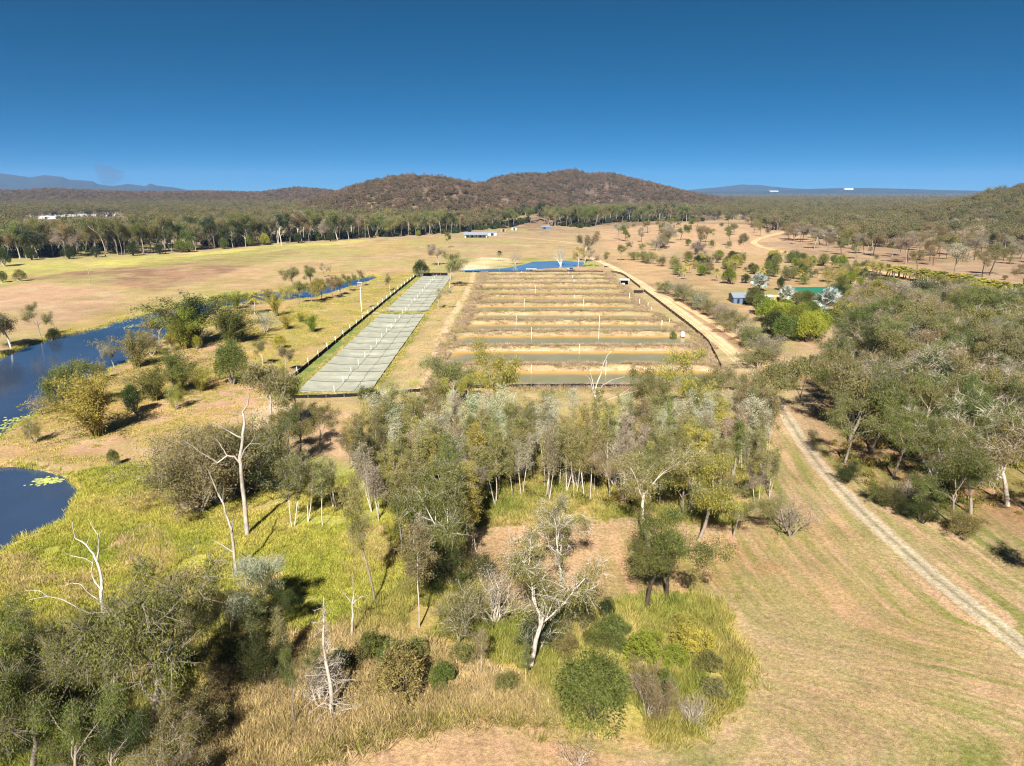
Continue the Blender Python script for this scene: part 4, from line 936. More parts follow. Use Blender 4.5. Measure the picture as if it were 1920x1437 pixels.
for x, y in poisson(GROVE, 2.35, 205, prng):
    px, py = project(x, y, 0); u = prng.uniform()
    if py < 885 and (u < 0.34 if px < 1330 else u < 0.15): c = 'silver'
    else: c = ['olive', 'green', 'brown', 'olive', 'yellow', 'grey', 'silver', 'rust'][int(prng.choice(8, p=[.36, .20, .10, .14, .09, .06, .05, .0]))]
    if u > 0.88: plant('gum', x, y, prng.uniform(9, 12), c if c not in ('silver', 'rust') else 'olive', zone='in the grove', bark='pale', wide=.7)
    elif u > 0.82: plant('twiggy', x, y, prng.uniform(6, 9), 'grey', zone='in the grove', bark='pale')
    else: plant('paperbark', x, y, prng.uniform(8.5, 13), c, zone='in the grove', bark='pale', wide=prng.uniform(.85, 1.2))
T('gum', 948, 812, 640, 'yellow', 'tall yellow-green gum rising in front of the ponds', wide=.95, bark='pale', var=1)
T('gum', 846, 770, 672, 'olive', 'olive gum at the near left corner of the open ponds', wide=1.1, var=5, bark='grey'); T('gum', 880, 775, 700, 'yellow', 'smaller yellow-green gum at the near left corner of the ponds', var=6, bark='grey')
T('gum', 1290, 790, 652, 'yellow', 'broad yellow-green gum at the near right corner of the ponds', wide=1.15, var=0, bark='grey'); T('gum', 1235, 800, 690, 'olive', 'olive gum left of the broad yellow-green one by the ponds', var=2, bark='grey'); T('gum', 1335, 795, 690, 'olive', 'olive gum right of the broad yellow-green one by the ponds', var=4, bark='grey')
T('gum_bare', 1426, 842, 712, 'brown', 'dark-trunked gum with pinkish limbs beside the gravel track', bark='brown', var=0, wide=1.1)
T('gum', 1446, 772, 660, 'olive', 'broad olive gum leaning over the gravel track', var=5, wide=1.1, bark='grey'); T('gum', 1395, 770, 690, 'olive', 'olive gum on the left of the gravel track near the farm', var=1, wide=1.1)
for bx, by, ty, c in ((1380, 830, 740, 'green'), (1340, 850, 755, 'dark'), (1400, 880, 790, 'olive'), (1425, 890, 800, 'olive'), (1440, 930, 830, 'olive'), (1420, 955, 850, 'grey')):
    T('paperbark', bx, by, ty, c, zone='between grove and track', bark='pale')
# ---- bamboo meadow by the lagoon
def L1(k, bx, by, ty, c, label, **kw): T(k, bx, by, ty, c, label, **kw)
L1('bamboo', 182, 818, 700, 'yellow', 'yellow-green bamboo fountain closest to the lagoon bend', bark='green', wide=1.15, var=0)
L1('mango', 253, 777, 722, 'dark', 'dark rounded tree right of the yellow-green bamboo', wide=1.1)
L1('bamboo', 290, 752, 684, 'green', 'green bamboo behind the dark rounded tree', bark='green', wide=1.1)
L1('bamboo', 335, 735, 655, 'green', 'large arching green bamboo in the middle of the meadow', bark='green', wide=1.2)
L1('bamboo', 377, 735, 692, 'yellow', 'small yellowish bamboo right of the large arching one', bark='green')
L1('wattle', 330, 768, 715, 'lime', 'narrow lime green sapling in the meadow', wide=.6)
L1('mango', 437, 722, 638, 'green', 'tall dense green tree alone on the meadow', wide=.95, var=1)
L1('gum', 124, 768, 672, 'green', 'green gum on the lagoon bank left of the bamboo', var=5, bark='grey')
L1('twiggy', 78, 778, 735, 'grey', 'greyish bare shrub on the lagoon point', bark='pale'); L1('wattle', 95, 772, 740, 'olive', 'small olive wattle on the lagoon point')
L1('wattle', 66, 832, 780, 'olive', 'small lone sapling on the lower lagoon bank', wide=.6); L1('shrub', 214, 875, 842, 'green', 'tiny green shrub between the two arms of the lagoon', wide=.8)
L1('bamboo', 257, 690, 618, 'olive', 'olive bamboo at the water edge', bark='green', var=2); L1('gum', 214, 688, 643, 'grey', 'greyish waterside tree left of the olive bamboo', wide=.9)
L1('bamboo', 150, 772, 715, 'olive', 'olive bamboo behind the yellow-green fountain', bark='green'); L1('wattle', 185, 715, 675, 'olive', 'low olive wattle on the lagoon bank')
L1('gum', 302, 650, 578, 'brown', 'brownish tree on the bank left of the big dark bamboo', wide=1.1, var=2); L1('wattle', 285, 668, 620, 'olive', 'olive wattle below the brownish bank tree')
L1('bamboo', 362, 646, 550, 'dark', 'biggest dark bamboo thicket by the stream, left half', bark='green', wide=1.25, var=1); L1('bamboo', 345, 655, 575, 'bright', 'bright green bamboo in front of the biggest dark thicket', bark='green')
L1('bamboo', 428, 645, 564, 'green', 'big feathery green bamboo thicket by the stream, right half', bark='green', wide=1.2, var=3); L1('bamboo', 452, 642, 590, 'dark', 'small dark bamboo at the right foot of the big thickets', bark='green')
L1('shrub', 370, 655, 628, 'lime', 'lime green shrub at the foot of the bamboo thickets', wide=.7); L1('shrub', 322, 658, 622, 'yellow', 'yellow-green shrub left of the bamboo thickets', wide=.7)
L1('twiggy', 497, 624, 580, 'ice', 'pale grey bare shrub on the green meadow', bark='pale', wide=1.15, var=1)
L1('bamboo', 537, 618, 588, 'yellow', 'small yellow-green bamboo right of the pale bare shrub', bark='green'); L1('bamboo', 564, 604, 585, 'yellow', 'short yellow-green bamboo nearer the stream', bark='green', wide=1.2); L1('bamboo', 587, 623, 590, 'bright', 'bright green bamboo nearest the black fence', bark='green')
L1('bamboo', 443, 580, 545, 'bright', 'bright bamboo beside the narrow stream', bark='green'); L1('palm', 478, 590, 548, 'yellow', 'slim palm beside the narrow stream'); L1('bamboo', 517, 594, 548, 'yellow', 'slim yellow-green bamboo across from the stream trees', bark='green', wide=.7)
for bx_, by_, ty_, c_ in ((402, 580, 552, 'yellow'), (462, 572, 548, 'green'), (505, 566, 540, 'olive'), (545, 560, 532, 'yellow'), (425, 570, 548, 'green'), (340, 590, 565, 'olive')): T('wattle', bx_, by_, ty_, c_, zone='on the stream bank', bark='grey')
L1('gum', 494, 688, 638, 'olive', 'olive gum on the slope above the covered pond fence', wide=.9); L1('shrub', 525, 655, 628, 'lime', 'lime yellow shrub above the covered pond fence', wide=1.1); L1('gum', 535, 700, 650, 'brown', 'brownish gum beside the near end of the black fence')
L1('gum', 22, 655, 578, 'brown', 'brownish tree on the far lagoon bank at the left edge', wide=1.2, var=5); L1('gum', 76, 634, 566, 'olive', 'taller olive tree on the far lagoon bank', wide=.95, var=0); L1('mango', 100, 634, 615, 'dark', 'low dark bush at the foot of the far-bank tree', wide=1.3); L1('gum', -15, 668, 600, 'brown', 'brownish tree cut by the left edge above the lagoon', wide=1.2)
L1('mango', 8, 500, 463, 'dark', 'dark green round tree at the left edge below the gum belt', wide=1.1); L1('mango', 38, 528, 505, 'olive', 'olive bush on the far field near the left edge', wide=1.3); L1('mango', 5, 530, 508, 'green', 'green bush beside the round tree at the left edge', wide=1.2)
for q, (bx, by, ty, c) in enumerate(((552, 546, 500, 'olive'), (585, 542, 496, 'olive'), (607, 520, 492, 'grey'), (560, 570, 525, 'olive'), (584, 567, 522, 'yellow'), (604, 563, 520, 'olive'), (623, 560, 520, 'brown'), (640, 554, 516, 'olive'), (657, 547, 512, 'green'), (673, 538, 506, 'olive'))):
    T('gum', bx, by, ty, c, zone='along the narrow stream', bark='grey', wide=1.0)
L1('gum', 731, 548, 513, 'brown', 'small brownish tree left of the covered pond fence', wide=.8); L1('mango', 790, 520, 487, 'dark', 'dark bushy tree at the far end of the black fence', wide=1.2, var=2)
L1('gum', 822, 498, 457, 'grey', 'greyish gum behind the far end of the covered ponds', var=2); L1('gum', 843, 540, 470, 'green', 'large olive-topped gum at the far end of the covered ponds', wide=1.1, var=0, bark='pale'); L1('gum', 822, 582, 540, 'grey', 'thin grey tree hanging over the covered pond', wide=1.2, var=3)
L1('gum', 838, 465, 434, 'green', 'small tree near the long house'); L1('palm', 936, 490, 470, 'dark', 'small dark tree on the sand mound', wide=.9); L1('twiggy', 966, 496, 470, 'grey', 'bare grey tree beside the dam')
L1('gum', 1096, 494, 432, 'brown', 'tall brownish gum at the right end of the dam', var=1); L1('gum', 1084, 502, 462, 'yellow', 'yellow-green gum at the right end of the dam', var=0, wide=1.1); L1('gum', 1112, 500, 468, 'grey', 'thin grey gum right of the dam'); L1('gum', 1131, 503, 470, 'olive', 'olive gum beside the top of the gravel track'); L1('twiggy', 1052, 500, 460, 'grey', 'bare pale tree standing in the dam shallows', bark='white', wide=.7)
# ---- paddock trees beyond
for bx, by, ty, c, k in ((1163, 490, 458, 'olive', 'gum'), (1190, 488, 470, 'green', 'wattle'), (1208, 492, 468, 'green', 'wattle'), (1222, 495, 470, 'olive', 'wattle'), (1240, 500, 478, 'olive', 'wattle'), (1158, 450, 418, 'grey', 'gum'), (1180, 466, 452, 'olive', 'wattle'), (1205, 468, 455, 'green', 'wattle'), (1225, 466, 450, 'olive', 'wattle'), (1256, 465, 430, 'brown', 'gum'), (1232, 470, 436, 'grey', 'twiggy'), (1305, 480, 420, 'brown', 'gum'), (1302, 500, 450, 'grey', 'gum'), (1392, 478, 436, 'brown', 'gum'), (1366, 466, 452, 'olive', 'shrub'), (1334, 466, 450, 'olive', 'shrub'), (1290, 462, 448, 'green', 'shrub')):
    T(k, bx, by, ty, c, zone='on the pink paddock', bark='grey')
SAV = wpoly([(1500, 432), (1920, 420), (2010, 428), (2010, 545), (1930, 545), (1760, 515), (1650, 500), (1560, 478), (1470, 455)])
for x, y in poisson(SAV, 8.0, 240, prng):
    u = prng.uniform(); c = ['brown', 'olive', 'grey', 'brown'][int(prng.integers(0, 4))]
    if u < .15: plant('shrub', x, y, prng.uniform(2.5, 4), c, zone='beyond the dirt road', bark='dark', wide=1.3)
    else: plant('ironbark', x, y, prng.uniform(12, 19), c, zone='beyond the dirt road', bark='dark' if u < .7 else 'grey', wide=prng.uniform(1.0, 1.4))
MIDF = wpoly([(1150, 424), (1300, 419), (1480, 424), (1540, 440), (1430, 444), (1405, 460), (1300, 482), (1160, 486)])
for x, y in poisson(MIDF, 15.0, 42, prng):
    u = prng.uniform(); c = ['brown', 'olive', 'grey', 'green'][int(prng.integers(0, 4))]
    if u < .3: plant('wattle', x, y, prng.uniform(3.5, 6), c, zone='on the pink paddock', bark='dark', wide=1.3)
    else: plant('ironbark', x, y, prng.uniform(11, 17), c, zone='on the pink paddock', bark='dark', wide=prng.uniform(.9, 1.3))
# ---- gum belt along the creek
rowx = -50
while rowx < 1290:
    ey = float(np.interp(rowx, [-300, 0, 110, 250, 400, 540, 640, 760, 860, 1000, 1090, 1150, 1250, 1400], [500, 489, 486, 479, 469, 456, 451, 444, 439, 424, 428, 418, 416, 416]))
    x, y, z = gp(rowx + prng.normal(0, 3), ey - 0.3 + prng.normal(0, 0.6))
    if not (866 < rowx < 948):
        plant('river', x, y + prng.uniform(0, 34), prng.uniform(18, 29), ['olive', 'brown', 'green', 'grey', 'dark'][int(prng.choice(5, p=[.28, .12, .28, .04, .28]))], zone='in the creek belt', bark='pale' if prng.uniform() < .35 else 'grey', wide=prng.uniform(.75, 1.05))
    rowx += prng.uniform(5, 10.5)
for bx, by, ty, c in ((340, 474, 448, 'bright'), (355, 473, 450, 'green'), (470, 462, 440, 'bright'), (497, 460, 438, 'lime'), (300, 477, 455, 'dark'), (785, 443, 432, 'lime'), (180, 483, 462, 'dark'), (420, 467, 446, 'green'), (250, 480, 455, 'dark'), (60, 488, 462, 'dark'), (130, 486, 460, 'dark'), (560, 456, 436, 'dark'), (620, 453, 434, 'dark')):
    T('mango', bx, by, ty, c, zone='below the creek gums', bark='dark', wide=1.15)
L1('dead', 528, 460, 420, 'grey', 'white-trunked bare tree in front of the creek belt', bark='white', var=1)
# ---- row of grey-green shrubs along the earth track
for q, (bx, by, ty, c) in enumerate(((1250, 552, 525, 'green'), (1268, 556, 530, 'grey'), (1284, 566, 532, 'olive'), (1300, 574, 540, 'olive'), (1316, 582, 548, 'grey'), (1334, 592, 560, 'olive'), (1350, 602, 568, 'grey'), (1364, 612, 576, 'olive'), (1380, 624, 588, 'olive'), (1396, 638, 598, 'grey'), (1412, 652, 612, 'green'), (1432, 672, 625, 'grey'), (1420, 690, 645, 'olive'))):
    T('wattle', bx, by, ty, c, zone='beside the earth track', bark='grey', wide=1.25)
# ---- house garden
for q, (bx, by, ty) in enumerate(((1422, 546, 511), (1473, 568, 535), (1548, 590, 538), (1711, 552, 527), (1906, 590, 554))):
    T('fanpalm', bx, by, ty, 'ice', ['silver fan palm behind the grey-roofed shed', 'silver fan palm between the two sheds', 'largest silver fan palm, in front of the green shed', 'small silver fan palm near the yellow palms', 'silver fan palm at the right edge'][q], group='silver fan palms in the garden', bark='grey', wide=1.15, dj=0.02)
for q, (bx, by, ty, c) in enumerate(((1415, 575, 545, 'green'), (1438, 605, 566, 'bright'), (1462, 615, 572, 'lime'), (1488, 628, 580, 'bright'), (1512, 642, 592, 'lime'), (1500, 610, 575, 'bright'), (1530, 635, 590, 'lime'), (1470, 640, 598, 'green'), (1448, 628, 590, 'dark'), (1545, 620, 588, 'green'), (1520, 600, 572, 'green'), (1478, 600, 570, 'bright'), (1425, 590, 560, 'green'))):
    T('mango', bx, by, ty - 8, c, zone='below the sheds', bark='dark', wide=1.25)
T('mango', 1462, 545, 518, 'dark', 'dark conical tree between the silver palms', wide=.8, dj=.02); T('mango', 1570, 605, 565, 'lime', 'lime yellow tree right of the largest silver palm'); T('mango', 1610, 610, 580, 'lime', 'lime yellow bush at the top of the wood')
for bx, by, ty, c in ((1512, 580, 545, 'green'), (1530, 584, 552, 'olive'), (1575, 586, 552, 'green'), (1590, 570, 545, 'olive'), (1495, 572, 545, 'olive')): T('mango', bx, by, ty, c, zone='around the green shed', bark='dark', wide=1.1)
T('palm', 1454, 625, 608, 'bright', 'small bright palm on the lawn', wide=.9)
GARD = wpoly([(1262, 490), (1400, 484), (1560, 492), (1640, 512), (1640, 548), (1600, 552), (1560, 538), (1490, 535), (1420, 533), (1300, 533), (1265, 520)])
for x, y in poisson(GARD, 5.5, 95, prng):
    u = prng.uniform(); c = ['green', 'olive', 'bright', 'dark', 'yellow'][int(prng.integers(0, 5))]
    if u < .45: plant('mango', x, y, prng.uniform(4.5, 8.5), c, zone='in the orchard', bark='dark', wide=1.25)
    elif u < .75: plant('palm', x, y, prng.uniform(5, 7.5), 'yellow' if u < .6 else 'green', zone='in the orchard', bark='grey', wide=.9)
    else: plant('wattle', x, y, prng.uniform(5, 8), c, zone='in the orchard', bark='grey')
YR = [flat(*p) for p in ((1640, 516), (1700, 524), (1760, 535), (1820, 546), (1880, 556), (1960, 572))]; YR = resample(YR, 2.9)
for i, (x, y) in enumerate(YR):
    for r_ in (0, 1):
        plant('palm', x + prng.normal(0, 1.0), y - r_ * 6 - prng.uniform(0, 5), prng.uniform(5, 7.4), ['lime', 'yellow', 'lime', 'lime'][(i + r_) % 4], zone='along the dirt road', bark='grey', wide=1.35)
GARD2 = wpoly([(1560, 560), (1660, 548), (1800, 556), (1930, 580), (1990, 600), (1990, 615), (1760, 600), (1640, 612), (1580, 630)])
for x, y in poisson(GARD2, 4.4, 85, prng):
    u = prng.uniform(); c = ['green', 'olive', 'dark', 'yellow', 'olive', 'grey'][int(prng.integers(0, 6))]
    plant('mango' if u < .35 else 'gum' if u < .7 else 'wattle', x, y, prng.uniform(6, 10.5), c, zone='behind the wood', bark='grey', wide=1.2)
# ---- the wood right of the track
WOOD = wpoly([(1552, 848), (1580, 872), (1625, 912), (1690, 962), (1760, 988), (1840, 1000), (1930, 1005), (2060, 1010), (2060, 640), (1960, 600), (1760, 600), (1640, 612), (1590, 655), (1572, 710), (1560, 780)])
for x, y in poisson(WOOD, 5.1, 190, prng):
    u = prng.uniform(); px, py = project(x, y, 0)
    if px > 1985: continue
    c = ['olive', 'green', 'brown', 'grey', 'dark', 'olive'][int(prng.choice(6, p=[.32, .32, .12, .06, .06, .12]))]
    k = 'gum' if u < (.66 if px > 1680 else .46) else 'gum_bare' if u < .82 else 'wattle' if u < .90 else 'twiggy'
    h = prng.uniform(10, 15) if k.startswith('gum') else prng.uniform(4, 7)
    plant(k, x, y, h, 'grey' if k == 'twiggy' else c, zone='in the right-hand wood', bark='grey' if u < .6 else 'pale', wide=prng.uniform(.95, 1.25))
T('mango', 1770, 775, 688, 'dark', 'dark green dense tree in the middle of the right-hand wood', wide=.9, dj=.02)
T('gum', 1500, 745, 660, 'dark', 'dark gum at the upper left corner of the right-hand wood', wide=.7, var=3, bark='dark')
T('gum_bare', 2015, 1150, 960, 'brown', 'gum just outside the right edge casting limb shadows on the verge', wide=1.0, bark='grey', var=1)
T('gum', 1330 + 25, 700, 655, 'olive', 'olive gum beside the bend of the gravel track', wide=1.0, var=2) if False else None
for q, (bx, by, ty, c) in enumerate(((1590, 905, 860, 'dark'), (1645, 945, 900, 'green'), (1672, 952, 905, 'olive'), (1700, 966, 920, 'dark'), (1730, 982, 930, 'dark'), (1795, 1004, 950, 'olive'))):
    T('wattle', bx, by, ty, c, zone='at the wood edge beside the track', bark='dark', wide=1.1)
for bx, by, ty, c in ((20, 1290, 1215, 'dark'), (320, 1390, 1330, 'brown'), (400, 1360, 1300, 'brown'), (90, 1230, 1180, 'olive'), (330, 1260, 1205, 'dark'), (440, 1250, 1190, 'dark')):
    T('wattle', bx, by, ty, c, zone=Z1, bark='dark', wide=1.2)
# ---- dead trees whose limbs can be followed one by one
def traced(name, label, base, limbs, r0, bark='pale', zf=lambda p: p, seed=0, parts=True):
    bx, by = base; x0, y0, z0 = gp(bx, by); rng = np.random.default_rng(seed)
    e = D.objects.new(name, None); COL.objects.link(e); e.location = (x0, y0, z0 - 0.05); e['label'] = label; e['category'] = 'dead tree'
    dep = y0 * math.cos(TILT) + CAM_H * math.sin(TILT)
    known = []
    for q, (pts, ra, rb) in enumerate(limbs):
        P = []
        for i, p in enumerate(pts):
            px, py = zf(p); z = ztop(y0, py) - z0
            d = y0 * math.cos(TILT) - (z + z0 - CAM_H) * math.sin(TILT); x = (px - CX) / FPX * d - x0
            P.append([x, 0.0, z])
        P = np.array(P)
        if q == 0: P[:, 1] = 0.25 * np.sin(np.arange(len(P)) * 1.1 + seed); known = P.copy()
        else:
            j = np.argmin(np.linalg.norm(known[:, [0, 2]] - P[0, [0, 2]], axis=1)); s = rng.choice((-1, 1)); t = np.linspace(0, 1, len(P))
            L = np.linalg.norm(np.diff(P, axis=0), axis=1).sum(); P[:, 1] = known[j, 1] + s * 0.45 * L * t ** 1.2 * rng.uniform(.4, 1)
            known = np.concatenate([known, P])
        t = np.linspace(0, len(P) - 1, (len(P) - 1) * 3 + 1); Q = np.stack([np.interp(t, np.arange(len(P)), P[:, k]) for k in range(3)], 1); Q[1:-1] += rng.normal(0, .03, Q[1:-1].shape)
        m = D.objects.new('trunk' if q == 0 else 'limb', wood_mesh('limb', [(Q, np.linspace(ra, rb, len(Q)) * r0, 7 if q == 0 else 5)])); COL.objects.link(m); m.parent = e
        if q == 0: Q[0, 2] -= 0.3
        m.color = tuple(lin(BK[bark]) * rng.uniform(.85, 1.05)) + (1,)
z2 = lambda p: (320 + p[0] / 3.592, 700 + p[1] / 3.592)
traced('dead_tree', 'tallest bare dead tree, standing beside the green marsh', (462, 1006), [([(512, 1100), (497, 900), (478, 700), (475, 560), (485, 440), (497, 330), (480, 260), (515, 215), (530, 130)], 1, .18), ([(472, 600), (440, 548), (400, 535), (345, 570), (310, 530), (270, 490), (220, 430), (170, 380)], .42, .07), ([(480, 430), (440, 400), (380, 350), (330, 300)], .34, .07), ([(478, 570), (510, 500), (560, 450), (640, 440)], .34, .06), ([(400, 535), (360, 490), (290, 430)], .22, .05), ([(490, 290), (460, 280), (430, 262)], .2, .05), ([(560, 450), (590, 410), (605, 365)], .14, .04), ([(345, 570), (320, 575), (300, 600)], .12, .04), ([(515, 215), (495, 170), (480, 140)], .14, .04)], 0.33, 'pale', z2, 1)
traced('dead_tree', 'smaller bare dead tree in front of the tallest one', (440, 1076), [([(437, 1345), (428, 1200), (415, 1050), (385, 960), (350, 870), (320, 830), (260, 680), (235, 620)], 1, .12), ([(415, 1080), (430, 1000), (445, 930)], .4, .08), ([(418, 1200), (370, 1160), (330, 1120), (295, 1090)], .45, .08), ([(350, 870), (360, 800), (370, 740)], .3, .06), ([(335, 850), (300, 760), (280, 700)], .26, .05), ([(420, 1240), (380, 1225)], .2, .06), ([(418, 1110), (450, 1085)], .2, .06)], 0.2, 'pale', z2, 2)
z1 = lambda p: (p[0] / 2.406, 840 + p[1] / 2.406)
traced('dead_tree', 'spreading white dead tree over the marsh near the left edge', (194, 1156), [([(465, 762), (462, 640), (465, 590), (440, 520), (415, 480), (385, 440), (340, 405), (333, 330)], 1, .12), ([(438, 510), (455, 430), (468, 370), (495, 345)], .5, .1), ([(468, 370), (440, 345), (410, 310)], .25, .06), ([(464, 640), (430, 610), (400, 570), (398, 515)], .5, .1), ([(400, 540), (370, 510), (310, 490), (285, 460)], .3, .07), ([(450, 745), (410, 735), (370, 700), (320, 650), (270, 620), (205, 622)], .6, .08), ([(270, 620), (240, 590), (190, 580)], .26, .06), ([(460, 690), (405, 640), (380, 600), (345, 590), (310, 598)], .3, .06), ([(385, 440), (395, 400)], .14, .05)], 0.2, 'white', z1, 3)
z5 = lambda p: (900 + p[0] / 3.491, 480 + p[1] / 3.491)
traced('dead_tree', 'bone-white dead tree in front of the nearest pond', (1116, 838), [([(755, 1250), (755, 1010), (755, 930), (760, 850), (790, 780), (810, 700), (830, 650), (858, 620)], 1, .1), ([(752, 920), (735, 860), (720, 800), (690, 770)], .5, .08), ([(752, 900), (738, 820), (722, 755)], .4, .07), ([(758, 930), (800, 840), (860, 800), (935, 768)], .5, .08), ([(758, 1000), (830, 930), (900, 890), (980, 815)], .45, .07), ([(900, 890), (960, 870), (1030, 842)], .25, .05), ([(805, 720), (800, 680), (790, 655)], .2, .05), ([(810, 710), (822, 690), (822, 770)], .12, .05)], 0.22, 'white', z5, 4)
z3 = lambda p: (480 + p[0] / 3.7125, 1050 + p[1] / 3.7125)
traced('dead_tree', 'thin dark-footed dead tree left of the forked gum', (660, 1196), [([(668, 545), (672, 420), (670, 310), (675, 250), (678, 150), (672, 90)], 1, .15), ([(670, 310), (620, 220), (580, 130)], .45, .08), ([(672, 310), (730, 250), (800, 215)], .45, .08), ([(675, 250), (700, 330), (750, 330)], .2, .06)], 0.15, 'pale', z3, 5)
for bx, by, ty, lab in ((1290, 960, 845, 'grey dead tree inside the right end of the grove'), (1300, 820, 740, 'bare white tree in the right part of the grove'), (870, 860, 765, 'grey dead tree at the left back of the grove'), (1600, 800, 690, 'bare silver-limbed tree at the left of the wood'), (1690, 850, 770, 'bare tree amid the right-hand wood'), (1870, 900, 800, 'leaning bare tree near the right edge')):
    T('dead', bx, by, ty, 'grey', lab, bark='pale')
# ---- labels: what each plant looks like and where it stands, then its place in its row
def finish_labels():
    zones = {}
    for p in PLANTS:
        if p['label']: p['e']['label'] = p['label']; continue
        zones.setdefault((p['zone'], p['kind'], p['col']), []).append(p)
    for (zone, kd, c), L in zones.items():
        base = ((c + ' ') if c else '') + kd
        g = '%ss %s' % (kd, zone)
        L.sort(key=lambda p: -p['py']); nb = max(1, math.ceil(len(L) / 12)); size = math.ceil(len(L) / nb)
        names = {1: [''], 2: ['nearer row', 'farther row'], 3: ['front row', 'middle row', 'back row']}.get(nb, ['%s row back' % ORD[i] for i in range(nb)])
        for b in range(nb):
            row = sorted(L[b * size:(b + 1) * size], key=lambda p: p['px'])
            for i, p in enumerate(row):
                lab = '%s %s' % (base, zone)
                if names[b]: lab += ', ' + names[b]
                if len(row) > 1: lab += ', %s from left' % ORD[i]
                p['e']['label'] = lab; p['e']['group'] = g
    for p in PLANTS:
        if p['group']: p['e']['group'] = p['group']
# ------------------------------------------------------------------ far ranges
M_RANGE = plain('range_forest', (38, 48, 38), 0.95, 0.05, 0.35, 0.004)
def rangemesh(name, D0, w, pts, label, seed):
    xs = np.linspace((pts[0][0] - CX) / FPX * D0, (pts[-1][0] - CX) / FPX * D0, 260)
    hs = np.interp(xs, [(p[0] - CX) / FPX * D0 for p in pts], [CAM_H + (358.7 - p[1]) / FPX * D0 for p in pts])
    t = np.linspace(-1, 1, 29); X, Tt = np.meshgrid(xs, t); Y = D0 + Tt * w
    b = (1 - np.abs(Tt) ** 1.5); Z = -6 + (hs[None, :] + 6) * b * (1 - 0.35 * np.abs(Tt) * (1 - np.abs(Tt)) * 4 * fbm(X / 500, Y / 900, seed, 3)) 
    n = len(xs); F = (np.arange(28)[:, None] * n + np.arange(n - 1)[None, :]); F = np.stack([F, F + 1, F + n + 1, F + n], -1).reshape(-1, 4)
    obj(name, mesh(name, np.stack([X * Y / D0, Y, Z], -1).reshape(-1, 3), F, [M_RANGE], True), kind='structure', label=label, cat='mountains')
rangemesh('mountains', 10200, 1900, [(-420, 352), (-300, 338), (-120, 330), (0, 326), (18, 325), (60, 330), (95, 335), (120, 331), (152, 334), (165, 339), (205, 341), (215, 347), (240, 350), (268, 346), (300, 350), (309, 345), (320, 349), (350, 352), (400, 362)], 'blue mountain range on the left horizon', 1)
rangemesh('mountains', 10000, 900, [(1240, 364), (1300, 360), (1400, 359.5), (1440, 358), (1480, 355.5), (1530, 354), (1570, 353), (1610, 353.5), (1680, 355), (1740, 357), (1810, 358), (1900, 360), (2100, 358), (2300, 364)], 'low dark blue ridge on the right horizon', 2)
rangemesh('mountains', 12100, 900, [(1180, 364), (1270, 357.5), (1320, 353), (1350, 350), (1376, 347), (1390, 348), (1402, 347.5), (1430, 351), (1470, 354), (1560, 357), (1700, 364)], 'pale blue peaks behind the low ridge on the right', 3)
# ------------------------------------------------------------------ buildings
M_WHITE = plain('white_sheet_metal', (192, 192, 188), 0.45, 0.4, 0.06); M_ROOFG = plain('grey_roof_metal', (128, 134, 142), 0.45, 0.4, 0.08)
M_BLUEW = plain('blue_wall_metal', (84, 104, 130), 0.5, 0.3, 0.1); M_DARK = plain('dark_opening', (34, 36, 42), 0.6, 0.2, 0.2); M_GREENM = plain('green_sheet_metal', (30, 84, 66), 0.45, 0.35, 0.1)
M_GREENR = plain('green_roof_metal', (36, 98, 78), 0.45, 0.35, 0.1); M_TANW = plain('tan_wall', (214, 170, 122), 0.7, 0.2, 0.12); M_TIMB = plain('weathered_timber', (150, 130, 106), 0.85, 0.1, 0.25); M_BLACKM = plain('black_tray', (30, 32, 38), 0.5, 0.3, 0.2)
M_GLASS = plain('dark_glass', (50, 60, 72), 0.12, 0.5, 0.1); M_WPOLE = plain('white_pole', (236, 236, 230), 0.5, 0.3, 0.05); M_RUBBER = plain('rubber', (22, 22, 22), 0.8, 0.1, 0.1); M_BLACKC = plain('black_shade_cloth', (34, 34, 36), 0.9, 0.05, 0.3); M_BROWNC = plain('brown_shade_cloth', (92, 76, 60), 0.9, 0.05, 0.35); M_LINER = plain('pale_liner', (226, 214, 196), 0.8, 0.1, 0.15)
def thing(name, label, cat, loc, rz=0.0, group=None):
    e = D.objects.new(name, None); COL.objects.link(e); e.location = loc; e.rotation_euler = (0, 0, rz); e['label'] = label; e['category'] = cat
    if group: e['group'] = group
    return e
def part(e, name, b, mat, smooth=False): return obj(name, b.build(name, mat, smooth), parent=e)
